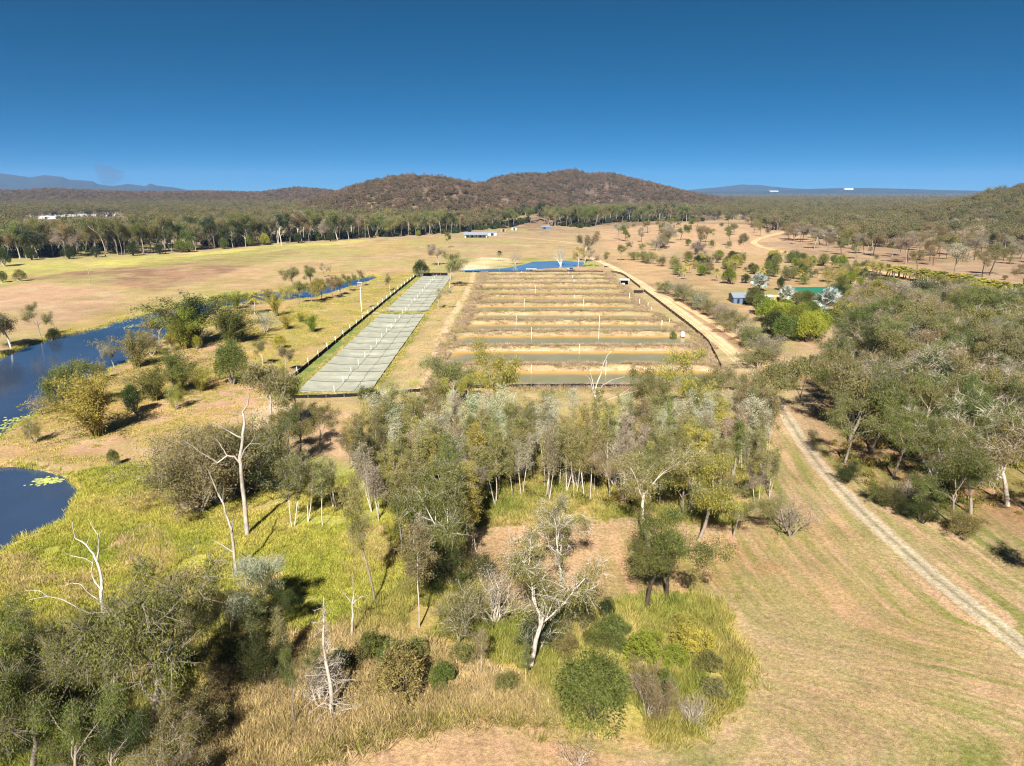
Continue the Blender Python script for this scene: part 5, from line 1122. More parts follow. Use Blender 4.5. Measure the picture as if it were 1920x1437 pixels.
def shed(name, label, px, py, w, d, h, rise, wallm, roofm, doors=(), windows=(), rz=0.0, over=0.4, open_front=False, roofcorr=True):
    """gabled shed, ridge along x, front (-y) wall centred on the pixel"""
    x, y, z = gp(px, py); e = thing(name, label, 'shed' if name != 'house' else 'house', (x, y, z), rz)
    t = 0.12
    for sx in (-1, 1):
        b = MB(); b.prism([(0, -0.2), (d, -0.2), (d, h), (d / 2, h + rise - 0.05), (0, h)], sx * w / 2 - t / 2, sx * w / 2 + t / 2); part(e, 'gable_wall', b, wallm)
    b = MB(); b.box((0, d - t / 2, h / 2 - 0.1), (w - t - 0.01, t, h + 0.2)); part(e, 'back_wall', b, wallm)
    # front wall built round its openings
    cuts = sorted([(cx_, ww, 0.0, hh) for cx_, ww, hh in doors] + [(cx_, ww, z0, hh) for cx_, ww, z0, hh in windows]); b = MB(); xx = -w / 2 + t / 2 + 0.005
    if not open_front:
        for cx_, ww, z0, hh in cuts:
            a0 = cx_ - ww / 2
            if a0 - xx > 0.02: b.box(((xx + a0) / 2, t / 2, h / 2 - 0.1), (a0 - xx, t, h + 0.2))
            if h - z0 - hh > 0.02: b.box((cx_, t / 2, (z0 + hh + h) / 2), (ww, t, h - z0 - hh))
            if z0 > 0: b.box((cx_, t / 2, z0 / 2 - 0.1), (ww, t, z0 + 0.2))
            xx = cx_ + ww / 2
        if w / 2 - t / 2 - xx > 0.02: b.box(((xx + w / 2 - t / 2 - .005) / 2, t / 2, h / 2 - 0.1), (w / 2 - t / 2 - .005 - xx, t, h + 0.2))
        part(e, 'front_wall', b, wallm)
    for cx_, ww, hh in doors:
        q = MB(); q.box((cx_, t * 0.75, hh / 2), (ww - 0.02, 0.05, hh - 0.02)); part(e, 'door', q, M_DARK)
    for cx_, ww, z0, hh in windows:
        q = MB(); q.box((cx_, t * 0.75, z0 + hh / 2), (ww - 0.02, 0.05, hh - 0.02)); f = part(e, 'window', q, M_GLASS)
        q = MB()
        for s in (-1, 1): q.box((cx_ + s * ww / 2, -0.03, z0 + hh / 2), (0.08, 0.06, hh + 0.16)); q.box((cx_, -0.032, z0 + hh / 2 + s * hh / 2), (ww - 0.09, 0.06, 0.08))
        obj('frame', q.build('frame', M_WHITE), parent=f)
    sl_ = math.hypot(d / 2 + over, rise * (d / 2 + over) / (d / 2)); n = 24
    for s in (-1, 1):      # corrugated roof planes
        us = np.linspace(-w / 2 - over, w / 2 + over, n * 2 + 1); V = []; F = []
        for j in range(2):
            f = j; yy = d / 2 + s * (0.02 + f * (d / 2 + over)); zz = h + rise - f * rise * (d / 2 + over) / (d / 2)
            for k, u in enumerate(us):
                V.append((u, yy, zz + 0.02 + 0.03 * (k % 2)))
            for k, u in enumerate(us): V.append((u, yy, zz - 0.05))
        m = len(us)
        for k in range(m - 1):
            F += [(k, k + 1, 2 * m + k + 1, 2 * m + k), (m + k, 3 * m + k, 3 * m + k + 1, m + k + 1), (2 * m + k, 2 * m + k + 1, 3 * m + k + 1, 3 * m + k)]
        obj('roof_panel', mesh('roof_panel', V, F, [roofm]), parent=e)
    b = MB(); b.box((0, d / 2, h + rise + 0.06), (w + 2 * over, 0.3, 0.06)); part(e, 'ridge_cap', b, roofm)
    return e
shed('shed', 'blue-walled shed with pale grey roof on the lawn', 1396, 570, 9.0, 9.0, 2.7, 1.3, M_BLUEW, M_ROOFG, doors=[(1.2, 4.2, 2.2), (-2.6, 1.0, 2.0)], windows=[(3.9, .6, 1.0, .8)], rz=R(-4))
shed('shed', 'bright green shed behind the largest silver fan palm', 1540, 566, 21.0, 9.0, 4.0, 1.5, M_GREENM, M_GREENR, doors=[(-5, 4.0, 3.2), (2, 4.0, 3.2)], windows=[(7.5, 1.2, 1.2, 1.0)], rz=R(3))
shed('shed', 'small white shed right of the blue shed', 1440, 566, 3.6, 3.2, 2.1, 0.5, M_WHITE, M_WHITE, doors=[(0, 1.2, 1.8)])
shed('shed', 'small tan shed below the middle silver fan palm', 1457, 566, 3.4, 3.4, 2.0, 0.5, M_TANW, M_TANW, doors=[(0.4, 1.0, 1.7)])
h_ = shed('house', 'long low house with grey roof and dark veranda beyond the dam', 892, 446, 22.0, 9.0, 3.4, 1.8, M_WHITE, M_ROOFG, doors=[(-3, 3.0, 2.4), (5, 3.0, 2.4)], windows=[(-8, 2.4, .9, 1.4), (1.2, 2.4, .9, 1.4), (8.6, 2.0, .9, 1.4)], over=1.2)
b = MB(); b.box((0, -2.2, 3.0), (20, 3.6, 0.1)); part(h_, 'veranda_roof', b, M_ROOFG)
for q in range(6):
    b = MB(); b.box((-9.6 + q * 3.84, -3.8, 1.4), (0.16, 0.16, 3.1)); part(h_, 'veranda_post', b, M_TIMB)
shed('shed', 'white outbuilding right of the long house', 923, 442, 9.0, 6.0, 2.8, 1.0, M_WHITE, M_ROOFG, doors=[(0, 3.0, 2.2)])
shed('shed', 'dark timber shed at the edge of the creek gums', 944, 435, 6.0, 6.0, 4.2, 1.2, M_TIMB, M_BLACKM, doors=[(0, 2.4, 3.0)])
shed('shed', 'tiny white shed left of the paddock rise', 964, 432, 6.0, 4.0, 2.6, .8, M_WHITE, M_ROOFG, doors=[(0, 2.0, 2.0)])
shed('shed', 'low pale shed under the white-trunked gums', 1024, 430, 12.0, 6.0, 2.6, .8, M_BLUEW, M_ROOFG, doors=[(-2, 3.0, 2.1)], windows=[(3, 1.5, 1, 1)])
for q, (a, c_, lab) in enumerate(((88, 410.5, 'front white shed of the far farm on the left'), (125, 406.5, 'longest white shed of the far farm on the left'), (160, 406, 'right white shed of the far farm on the left'), (194, 406, 'small white shed right of the far farm'), (211, 406, 'rightmost small white shed by the far farm'))):
    shed('shed', lab, a, c_, [30, 78, 40, 16, 9][q], 12, 3.2, 1.3, M_WHITE, M_WHITE, doors=[(-2, 3.0, 2.6)], windows=[(4, 2, 1.4, 1.2)] if q < 4 else [])
for q, a in enumerate((57.0, 61.0)):
    x, y, z = gp(a, 407.5); e = thing('silo', ['left', 'right'][q] + ' of two white silos beside the far sheds', 'silo', (x, y, z)); b = MB()
    b.tube([(0, 0, 0), (0, 0, 6.0)], 1.5, 14); part(e, 'barrel', b, M_WHITE, True); b = MB(); b.tube([(0, 0, 6.0), (0, 0, 7.0)], [1.6, 0.1], 14); part(e, 'cone_roof', b, M_WHITE, True)
shed('house', 'far white house on the rise above the left woodland', 472, 399, 22, 10, 4, 2, M_WHITE, M_ROOFG, doors=[(0, 3, 2.4)], windows=[(-6, 2, 1, 1.4), (6, 2, 1, 1.4)])
shed('house', 'far brown-roofed house left of the white one on the rise', 448, 399, 22, 10, 4, 2, M_TANW, plain('brown_roof', (150, 110, 84), .7), doors=[(0, 3, 2.4)], windows=[(-6, 2, 1, 1.4)])
shed('house', 'white house among the trees below the right-hand hill', 1716, 391, 16, 10, 6, 3.5, M_WHITE, M_WHITE, doors=[(0, 3, 2.4)], windows=[(-5, 2, 1, 1.4), (5, 2, 1, 1.4)])
def greenhouse(px, py, w, d, h, label):
    Dd = 9150.0; x = (px - CX) / FPX * Dd; z = CAM_H + (358.7 - py) / FPX * Dd; e = thing('greenhouse', label, 'greenhouse', (x, Dd, z - 6))
    b = MB(); b.box((0, 0, h / 2), (w, d, h)); part(e, 'wall', b, M_WHITE)
    for q in range(6): b = MB(); b.prism([(-d / 2, h), (d / 2, h), (d / 2, h + 2), (0, h + 9), (-d / 2, h + 2)], -w / 2 + q * w / 6 + .5, -w / 2 + (q + 1) * w / 6 - .5); part(e, 'roof_bay', b, M_WHITE)
greenhouse(1432, 358.8, 110, 60, 4, 'left of two white roofs on the far right ridge'); greenhouse(1566, 355.6, 115, 60, 12, 'right of two white roofs on the far right ridge')
# glimpsed white roof in the wood
shed('shed', 'white roof glimpsed through the right-hand wood', 1775, 598, 9, 6, 3.6, .9, M_TIMB, M_WHITE, doors=[(0, 2.4, 2.2)])
# shelter, trailer, ute and pump shelter round the ponds
x, y, z = gp(1171, 535); e = thing('shelter', 'white-roofed open shelter where the fence meets the gravel track', 'shelter', (x, y, z), R(-5))
for sx in (-1, 1):
    for sy in (0, 1): b = MB(); b.box((sx * 2.0, sy * 3.4, 1.2), (.12, .12, 2.4)); part(e, 'post', b, M_WHITE)
b = MB(); b.prism([(-.5, 2.4), (3.9, 2.7), (3.9, 2.82), (-.5, 2.52)], -2.5, 2.5); part(e, 'roof', b, M_WHITE); b = MB(); b.box((0, 3.4, 1.1), (3.8, .06, 2.0)); part(e, 'back_panel', b, M_DARK); b = MB(); b.box((-.6, 1.4, .45), (1.6, .8, .9)); part(e, 'feed_bin', b, M_WHITE)
x, y, z = gp(1197, 550); e = thing('trailer', 'black box trailer parked inside the fence gap', 'trailer', (x, y, z))
b = MB(); b.box((0, 0, .62), (4.2, 1.8, .1)); part(e, 'floor', b, M_BLACKM)
for nm, c_, d_ in (('side_board', (0, -.9, .95), (4.2, .06, .6)), ('side_board', (0, .9, .95), (4.2, .06, .6)), ('end_board', (-2.1, 0, .95), (.06, 1.74, .6)), ('end_board', (2.1, 0, .95), (.06, 1.74, .6))): b = MB(); b.box(c_, d_); part(e, nm, b, M_BLACKM)
for sx in (-.5, .5):
    for sy in (-1, 1): b = MB(); b.tube([(sx, sy * 1.0 - .1, .33), (sx, sy * 1.0 + .1, .33)], .33, 12); part(e, 'wheel', b, M_RUBBER)
b = MB(); b.tube([(2.1, 0, .6), (3.4, 0, .5)], .05, 6); part(e, 'drawbar', b, M_BLACKM)
x, y, z = gp(1070, 508); e = thing('utility_vehicle', 'small dark utility vehicle parked on the bank by the dam', 'vehicle', (x, y, z), R(10))
b = MB(); b.prism([(-.9, .5), (.9, .5), (.9, 1.0), (-.9, 1.0)], -2.3, 2.3); part(e, 'body', b, M_BLUEW); b = MB(); b.prism([(-.85, 1.0), (.85, 1.0), (.7, 1.75), (-.7, 1.75)], -.6, 1.1); cb = part(e, 'cab', b, M_DARK); b = MB(); b.box((-1.5, 0, 1.1), (1.6, 1.7, .2)); part(e, 'tray', b, M_WHITE); b = MB(); b.box((.25, 0, 1.80), (1.5, 1.35, .06)); part(e, 'cab_roof', b, M_BLUEW)
for sx in (-1.4, 1.4):
    for sy in (-1, 1): b = MB(); b.tube([(sx, sy * .8 - .12, .38), (sx, sy * .8 + .12, .38)], .38, 12); part(e, 'wheel', b, M_RUBBER)
x, y, z = gp(996, 509); e = thing('pump_shelter', 'low pale-roofed pump shelter on the bank by the dam', 'shelter', (x, y, z), R(-3))
for sx in (-2.8, 0, 2.8):
    for sy in (0, 1.6): b = MB(); b.box((sx, sy, .6), (.12, .12, 1.3)); part(e, 'post', b, M_TIMB)
for sx in (-1.6, 1.6): b = MB(); b.prism([(-.5, 1.2), (2.1, 1.35), (2.1, 1.42), (-.5, 1.27)], sx - 1.55, sx + 1.55); part(e, 'roof_sheet', b, M_WHITE)
b = MB(); b.box((0, .8, .35), (1.4, .8, .7)); part(e, 'pump', b, M_BLACKM)
x, y, z = gp(1280, 631); e = thing('water_tank', 'small white tank beside the shrub at the pond edge', 'tank', (x, y, z)); b = MB(); b.tube([(0, 0, 0), (0, 0, 1.3)], .75, 16); part(e, 'barrel', b, M_WHITE, True); b = MB(); b.tube([(0, 0, 1.3), (0, 0, 1.6), (0, 0, 1.62)], [.78, .2, .01], 16); part(e, 'lid', b, M_WHITE, True)
T('shrub', 1262, 634, 612, 'green', 'green shrub beside the white tank', wide=.8)
finish_labels()
x, y, z = gp(678, 584); e = thing('pole', 'tall pole carrying a pale nest platform above the meadow', 'pole', (x, y, z)); b = MB(); b.tube([(0, 0, -.3), (0, 0, 10.2)], [.14, .09], 8); part(e, 'post', b, M_WPOLE); b = MB(); b.box((0, 0, 10.25), (1.7, 1.5, .1)); part(e, 'platform', b, M_WHITE); b = MB(); b.box((0, 0, 11.2), (1.9, 1.7, .08)); part(e, 'cover', b, M_WHITE)
for sx in (-.7, .7):
    for sy in (-.6, .6): b = MB(); b.box((sx, sy, 10.75), (.07, .07, .9)); part(e, 'strut', b, M_WHITE)
x, y, z = gp(170, 533); e = thing('pole', 'lone weathered timber pole on the far field', 'pole', (x, y, z)); b = MB(); b.tube([(0, 0, -.3), (0, 0, 8.0)], [.2, .15], 8); part(e, 'post', b, M_TIMB); b = MB(); b.box((0, 0, 7.6), (.9, .1, .12)); part(e, 'crossarm', b, M_TIMB)
# ------------------------------------------------------------------ fences of shade cloth
def cloth_mesh(L, h, mat, seed):
    n = 10; rng = np.random.default_rng(seed); u = np.linspace(0, L, n); top = h * (1 - .10 * np.sin(np.pi * u / L)) + rng.normal(0, .03, n); w_ = rng.normal(0, .04, n); w_[[0, -1]] = 0; top[[0, -1]] = h
    V = [(a, c_ - .015, .02) for a, c_ in zip(u, w_)] + [(a, c_ * .5 - .015, t) for a, c_, t in zip(u, w_, top)] + [(a, c_ + .015, .02) for a, c_ in zip(u, w_)] + [(a, c_ * .5 + .015, t) for a, c_, t in zip(u, w_, top)]
    F = []
    for i in range(n - 1): F += [(i, i + 1, n + i + 1, n + i), (2 * n + i + 1, 2 * n + i, 3 * n + i, 3 * n + i + 1), (n + i, n + i + 1, 3 * n + i + 1, 3 * n + i)]
    return mesh('cloth_panel', V, F, [mat])
def fence(label, line, bay, h, clothm, postm, ph, pr, seed, skip=()):
    L = resample(line, 1.0); s = np.concatenate([[0], np.cumsum(np.hypot(*np.diff(L, axis=0).T))]); n = int(s[-1] / bay)
    P = np.stack([np.interp(np.arange(n + 1) * bay, s, L[:, 0]), np.interp(np.arange(n + 1) * bay, s, L[:, 1])], 1)
    e = thing('fence', label, 'fence', (P[0][0], P[0][1], anyz(*P[0])))
    cl = [cloth_mesh(bay, h, clothm, seed + q) for q in range(3)]; b = MB(); b.tube([(0, 0, -.2), (0, 0, ph)], pr, 6); b.tube([(0, 0, ph), (0, 0, ph + .02)], [pr, .01], 6); pm_ = b.build('post', postm)
    for i in range(n + 1):
        q = D.objects.new('post', pm_); COL.objects.link(q); q.parent = e; q.location = (P[i][0] - P[0][0], P[i][1] - P[0][1], anyz(*P[i]) - anyz(*P[0]))
        if i < n and i not in skip:
            d = P[i + 1] - P[i]; z0 = anyz(*P[i]); z1 = anyz(*P[i + 1]); c_ = D.objects.new('cloth_panel', cl[i % 3]); COL.objects.link(c_); c_.parent = e; c_.location = (P[i][0] - P[0][0], P[i][1] - P[0][1], z0 - anyz(*P[0])); c_.rotation_euler = (0, -math.atan2(z1 - z0, bay), math.atan2(d[1], d[0])); c_.scale = (math.hypot(*d) / bay, 1, 1)
fence('long black cloth fence with white posts along the covered ponds', [(-54.6, 158), (-54.2, 200), (-53.6, 260), (-53.0, 330), (-52.2, 378)], 9.4, 1.15, M_BLACKC, M_WPOLE, 2.2, .10, 1)
fence('dark cloth fence beside the gravel track', [(54.5, 172), (57.0, 185), (60.2, 205), (61.2, 230), (61.4, 285), (61.3, 320)], 5.2, 1.25, M_BROWNC, M_TIMB, 1.4, .06, 5)
fence('dark cloth fence by the white-roofed shelter', [(61.6, 328), (61.8, 352), (61.8, 380), (60.0, 393), (53.5, 396.6)], 5.2, 1.25, M_BROWNC, M_TIMB, 1.4, .06, 9)
fence('low black liner fence along the far end of the ponds', [(52.8, 396.6), (20, 397.0), (-16, 396.6), (-29, 394.5)], 5.0, 0.75, M_BLACKC, M_TIMB, .8, .05, 13)
fence('low sagging black liner fence across the near end of the ponds', [(-27, 150.6), (-20, 153.2), (-10, 154.6), (10, 155.2), (35, 154.8), (53.6, 153.5)], 4.0, 0.85, M_BLACKC, M_TIMB, .95, .05, 17)
fence('low black liner fence at the near end of the covered pond', [(-50, 147.2), (-40, 147.8), (-28, 150.2)], 4.0, 0.85, M_BLACKC, M_TIMB, .95, .05, 21)
fence('short black panel fence at the far end of the covered ponds', [(-51.6, 379.5), (-44, 380), (-34, 380)], 4.0, 1.6, M_BLACKC, M_TIMB, 1.7, .06, 25)
# ------------------------------------------------------------------ nets over the two left ponds
M_NET = plain('pale_bird_net', (150, 149, 132), 0.95, 0.02, 0.18, 0.35); M_CABLE = plain('dark_cable', (62, 64, 60), 0.8, 0.1, 0.1)
for q, (x0, x1, y0, y1) in enumerate(NETS):
    nb = int((y1 - y0) / 8.6); rows = np.linspace(y0 + .8, y1 - .8, nb + 1); xm = -41.2
    e = thing('pond_net', ['pale bird net stretched over the near covered pond', 'pale bird net stretched over the far covered pond'][q], 'net', (xm, y0, 0))
    def nz(x, y):
        f = (y - rows[0]) / (rows[1] - rows[0]); fr = np.abs(f - np.round(f)) * 2
        post = np.exp(-((x - xm) / 2.2) ** 2); edge = np.minimum(np.abs(x - x0), np.abs(x1 - x)) / (x1 - x0)
        u = np.clip((x - x0) / (x1 - x0), 0, 1); k_ = np.clip(np.round(f), 0, nb).astype(int)
        sag = 0.42 + 0.22 * np.sin(k_ * 2.3 + q) + 0.10 * np.sin(k_ * 5.1)
        return 0.42 - sag * np.sin(np.pi * u) + 0.16 * (1 - fr) ** 2 + 0.10 * post
    xs = np.linspace(x0 - .2, x1 + .2, 30); yv = np.arange(y0, y1 + .1, .7); X, Y = np.meshgrid(xs, yv); Z = nz(X, Y) + 0.16 * (fbm(X / 2.5, Y / 2.5, 3, 3) - .5); n = len(xs)
    F = (np.arange(len(yv) - 1)[:, None] * n + np.arange(n - 1)[None, :]); F = np.stack([F, F + 1, F + n + 1, F + n], -1).reshape(-1, 4)
    obj('netting', mesh('netting', np.stack([X - xm, Y - y0, Z], -1).reshape(-1, 3), F, [M_NET], True), parent=e)
    for yy in rows:
        b = MB(); b.tube([(a - xm, yy - y0, float(nz(np.array(a), np.array(yy))) + .05) for a in np.linspace(x0, x1, 16)], .045, 5); part(e, 'cross_cable', b, M_CABLE)
    for xx in (xm + .35, xm + 4.4):
        b = MB(); b.tube([(xx - xm, a - y0, float(nz(np.array(xx), np.array(a))) + .05) for a in np.arange(y0, y1, 1.4)], .03, 5); part(e, 'long_cable', b, M_CABLE)
    b = MB(); b.tube([(0, 0, 0), (0, 0, 1.9)], .05, 7); b.tube([(0, 0, 1.9), (0, 0, 1.93)], [.08, .02], 7); wm = b.build('net_post', M_WPOLE)
    for i, yy in enumerate(rows):
        obj('net_post', wm, loc=(xm, float(yy), -.2), label='white post poking through the %s pond net, %s from the near end' % (['near', 'far'][q], ORD[i]), cat='post', group='white posts down the middle of the pond nets')
b = MB(); b.tube([(0, 0, 0), (0, 0, 1)], 1.0, 7); b.tube([(0, 0, 1), (0, 0, 1.004)], [1.0, .1], 7); pmesh = b.build('pole', M_WPOLE, True)
PPOLES = sorted([(978, 517, 509), (992, 525, 517), (1001.5, 534, 526), (1003.5, 552, 536), (983, 575, 560.6), (968, 609, 592), (996.7, 636.5, 613.5), (1065.6, 516, 510), (1073.5, 527, 516), (1076.5, 535, 524), (1089, 547, 539), (1076.5, 560, 552), (1094, 575, 561), (1123.5, 612, 592), (1122.5, 636, 612), (1086, 664, 645), (996, 700, 683), (1135.5, 704, 676)], key=lambda p: -p[1])
for i, (a, c_, t) in enumerate(PPOLES):
    x, y = flat(a, c_, -.5); zb = -1.1; hh = ztop(y, t) - zb
    obj('pond_pole', pmesh, loc=(x, y, zb), scale=(.055 if y < 260 else .075, .055 if y < 260 else .075, hh), label='slim white pole standing in the long ponds, %s from the near end' % ORD[i], cat='pole', group='white poles standing in the open ponds')
for i, (a, c_, t) in enumerate(((1180, 559, 551), (1199, 572, 562), (1215, 573, 569), (1221, 584, 577), (1241, 607, 602), (1255, 605, 600))):
    x, y, z = gp(a, c_); z = anyz(x, y); hh = ztop(y, t) - z
    e = thing('outlet_pipe', 'short white standpipe at the right end of the ponds, %s from the far end' % ORD[i], 'pipe', (x, y, z - .1), group='white standpipes along the right pond ends')
    b = MB(); b.tube([(0, 0, 0), (0, 0, hh + .1)], .11, 8); part(e, 'pipe', b, M_WPOLE, True); b = MB(); b.tube([(0, 0, hh + .1), (0, 0, hh + .25)], .17, 8); b.tube([(0, 0, hh + .25), (0, 0, hh + .27)], [.17, .02], 8); part(e, 'cap', b, M_WPOLE, True)
# ------------------------------------------------------------------ grasses and weeds
def tuft(seed, n, r, L, W, mat, spread=0.35):
    rng = np.random.default_rng(seed); a = rng.uniform(0, 6.28, n); q = r * np.sqrt(rng.uniform(0, 1, n)); P = np.stack([q * np.cos(a), q * np.sin(a), 0 * a - .03], 1)
    d = nrm(np.stack([np.cos(a) * spread + rng.normal(0, spread * .6, n), np.sin(a) * spread + rng.normal(0, spread * .6, n), np.ones(n)], 1)); s = nrm(np.cross(d, rng.normal(0, 1, (n, 3)))); l_ = (L * rng.uniform(.5, 1.2, n))[:, None]
    V = np.stack([P - s * W * .35, P + s * W * .35, P + d * l_ * .6 + s * W * .5, P + d * l_ + np.array([0, 0, -.06]) * l_, P + d * l_ * .6 - s * W * .5], 1).reshape(-1, 3)
    i = np.arange(n)[:, None] * 5; F = np.concatenate([i + np.array([[0, 1, 2, 4]]), i + np.array([[4, 2, 3, 3]])]) if False else i + np.array([[0, 1, 2, 3, 4]])
    return mesh('grass_tuft', V, F, [mat])
M_GDRY = leaf_mat('dry_grass_blades', [(180, 156, 110), (198, 176, 132), (164, 146, 96), (188, 166, 120), (156, 144, 92)], .2, .3, .10, tint=(1.05, 1.02, 0.8), dryer=(1.12, 1.04, 0.92))
M_GGRN = leaf_mat('marsh_grass_blades', [(122, 134, 50), (146, 152, 62), (164, 164, 72), (176, 168, 82), (186, 172, 100), (198, 180, 128)], .25, .3, .07, tint=(1.05, 1.02, 0.8), dryer=(1.12, 1.04, 0.92))
M_GYEL = leaf_mat('tall_grass_blades', [(112, 124, 56), (132, 138, 64), (148, 146, 74), (164, 154, 86), (180, 164, 102), (194, 174, 120)], .25, .3, .09, tint=(1.05, 1.02, 0.8), dryer=(1.12, 1.04, 0.92))
M_WEED = leaf_mat('bank_weed', [(124, 122, 76), (138, 126, 92), (152, 132, 108), (162, 142, 120), (142, 130, 86), (120, 122, 70)], .2, .3, .06, tint=(1.05, 1.02, 0.8), dryer=(1.12, 1.04, 0.92))
M_SHORT = leaf_mat('paddock_grass', [(150, 136, 88), (168, 148, 104), (132, 130, 72), (176, 154, 112), (142, 128, 82)], .15, .25, tint=(1.05, 1.02, 0.8), dryer=(1.12, 1.04, 0.92))
rng = np.random.default_rng(9)
def gpts(P, n, ok=None):
    Q = rand_in(rng, P, n); Q = Q + rng.normal(0, .8, Q.shape) * rng.uniform(0, 1, (len(Q), 1)) ** 2 * 1.6; z = terr(Q[:, 0], Q[:, 1])
    sd = np.minimum(sdist_box(LAGOON, Q[:, 0], Q[:, 1]), 1e3); k = (sd > 1.0) & (linedist(ROADL, Q[:, 0], Q[:, 1])[0] > 2.6)
    if ok is not None: k &= ok(Q[:, 0], Q[:, 1])
    return np.concatenate([Q[k], z[k, None]], 1)
TALLW = wpoly(TALL); MARSHW = wpoly(MARSH)
dryP = wpoly([(300, 1500), (380, 1290), (520, 1205), (640, 1180), (800, 1210), (900, 1250), (1010, 1310), (1060, 1362), (930, 1344), (800, 1362), (640, 1402), (560, 1438), (480, 1500)])
scatter('tall_dry_grass', gpts(dryP, 13000), [tuft(700 + i, 34, .42, 1.0, .03, M_GDRY, .6) for i in range(5)], 'matted golden dry grass at the bottom of the picture', 'grass', rng, .6, 1.25, (.7, 1.2), .12)
scatter('tall_green_grass', gpts(TALLW, 48000, lambda x, y: (sdist(dryP, x, y) > -1) & (fbm(x / 5, y / 5, 5, 3) > .36)), [tuft(710 + i, 30, .38, .95, .03, M_GYEL, .4) for i in range(5)], 'tall yellow-green grass around the foreground gums', 'grass', rng, .45, 1.25, (.7, 1.25), .08)
scatter('marsh_reeds', gpts(MARSHW, 30000, lambda x, y: fbm(x / 4, y / 4, 6, 3) > .34), [tuft(720 + i, 24, .36, .50, .04, M_GGRN, .55) for i in range(5)], 'low green marsh growth round the lower lagoon', 'reeds', rng, .5, 1.3, (.7, 1.3), .08)
padP = wpoly([(480, 1500), (640, 1406), (930, 1350), (1200, 1394), (1380, 1340), (1412, 1250), (1400, 1140), (1430, 1000), (1500, 900), (1620, 1000), (1960, 1260), (1960, 1560), (480, 1560)])
scatter('paddock_grass', gpts(padP, 17000, lambda x, y: fbm(x / 2.2, y / 2.2, 8, 3) > .44), [tuft(730 + i, 14, .30, .16, .03, M_SHORT, .7) for i in range(4)], 'short mown grass of the near paddock', 'grass', rng, .4, 1.1, (.5, 1.1), .05)
medP = wpoly([(-40, 850), (60, 792), (150, 735), (260, 680), (400, 600), (540, 570), (640, 556), (720, 520), (780, 512), (560, 742), (480, 800), (340, 862), (100, 872)])
scatter('meadow_grass', gpts(medP, 22000, lambda x, y: fbm(x / 6, y / 6, 12, 3) > .42), [tuft(740 + i, 14, .45, .34, .06, M_GYEL, .6) for i in range(4)], 'short yellowing meadow grass around the bamboo', 'grass', rng, .6, 1.5, (.6, 1.2), .05)
W = []
for k, (x0, x1, y0, y1) in enumerate(POND):
    n = 2700 if k < 8 else 2300; x = rng.uniform(x0 - 3, x1 + 3, n); y = y0 + rng.normal(0.6, 1.9, n) ; q = fbm(x / 7, y / 3 + k * 9, 60 + k, 3) > .37
    W.append(np.stack([x[q], y[q]], 1))
    n = [60, 90, 260, 360, 320, 480, 700, 850, 700, 850, 850, 850][k]; x = rng.uniform(x0 + 4, x1 - 3, n); y = rng.uniform(y0 + 3, y1 - (5 if k < 6 else 2), n); q = fbm(x / 9, y / 2.5, 160 + k, 3) > (.44 if k > 2 else .55); W.append(np.stack([x[q], y[q]], 1))
    for xx in (x0 - 1, x1 + 1): n = 130; W.append(np.stack([rng.normal(xx, 1.3, n), rng.uniform(y0, y1, n)], 1))
W = np.concatenate(W); W = W[(W[:, 1] < FY1 - 1.5) & (W[:, 1] > FY0 + 3)]
scatter('bank_weeds', np.concatenate([W, farm_z(W[:, 0], W[:, 1])[:, None]], 1), [tuft(750 + i, 20, .55, 1.0, .07, M_WEED, .5) for i in range(5)], 'brown and mauve dry weeds on the pond banks', 'weeds', rng, .5, 1.25, (.6, 1.1), .1)
m_ = np.concatenate([np.stack([rng.normal(-32.4, .8, 2600), rng.uniform(150, 372, 2600)], 1), np.stack([rng.normal(-50.0, .7, 2400), rng.uniform(150, 376, 2400)], 1), np.stack([rng.uniform(-50, -32, 500), rng.normal(151, .7, 500)], 1), np.stack([rng.uniform(-50, -32, 400), rng.normal(259, 1.6, 400)], 1), np.stack([rng.uniform(-29, -19, 900), rng.uniform(152, 400, 900)], 1)])
scatter('fence_weeds', np.concatenate([m_, farm_z(m_[:, 0], m_[:, 1])[:, None]], 1), [tuft(760 + i, 16, .5, .6, .07, M_GYEL, .5) for i in range(3)], 'green and straw weeds along the covered ponds', 'weeds', rng, .4, 1.1, (.6, 1.1), .1)
# undergrowth in the right-hand wood and the grove
M_UND = leaf_mat('undergrowth_leaf', [(96, 96, 46), (120, 108, 54), (140, 120, 66), (80, 84, 38), (130, 126, 50)], .2, .35)
def bushlet(seed):
    r_ = np.random.default_rng(seed); n = 150; d = nrm(r_.normal(0, 1, (n, 3)) + np.array([0, 0, .5])); P = d * r_.uniform(.4, 1, (n, 1)) * np.array([.9, .9, .8]); P[:, 2] = np.abs(P[:, 2]); V, F = leaf_quads(r_, P, .36, .12, .1); return leafmesh('bushlet', V, F, M_UND)
scatter('wood_undergrowth', np.concatenate([gpts(WOOD, 1500), gpts(GROVE, 900)]), [bushlet(770 + i) for i in range(4)], 'low olive undergrowth beneath the wood and grove', 'undergrowth', rng, .5, 1.5, (.7, 1.3), .1)
tanp = [gpts(wpoly(p), n_) for p, n_ in (([(240, 930), (300, 920), (318, 950), (262, 968)], 260), ([(210, 1010), (290, 985), (330, 1030), (310, 1075), (225, 1066)], 500), ([(328, 885), (354, 860), (350, 965), (318, 935)], 260), ([(-10, 1050), (60, 1036), (100, 1090), (20, 1125)], 420), ([(270, 1090), (360, 1070), (420, 1120), (330, 1150)], 380), ([(120, 1080), (170, 1070), (190, 1120), (120, 1140)], 200), ([(440, 1080), (520, 1040), (520, 1110), (470, 1140)], 260), ([(640, 1000), (720, 980), (740, 1060), (660, 1090)], 300))]
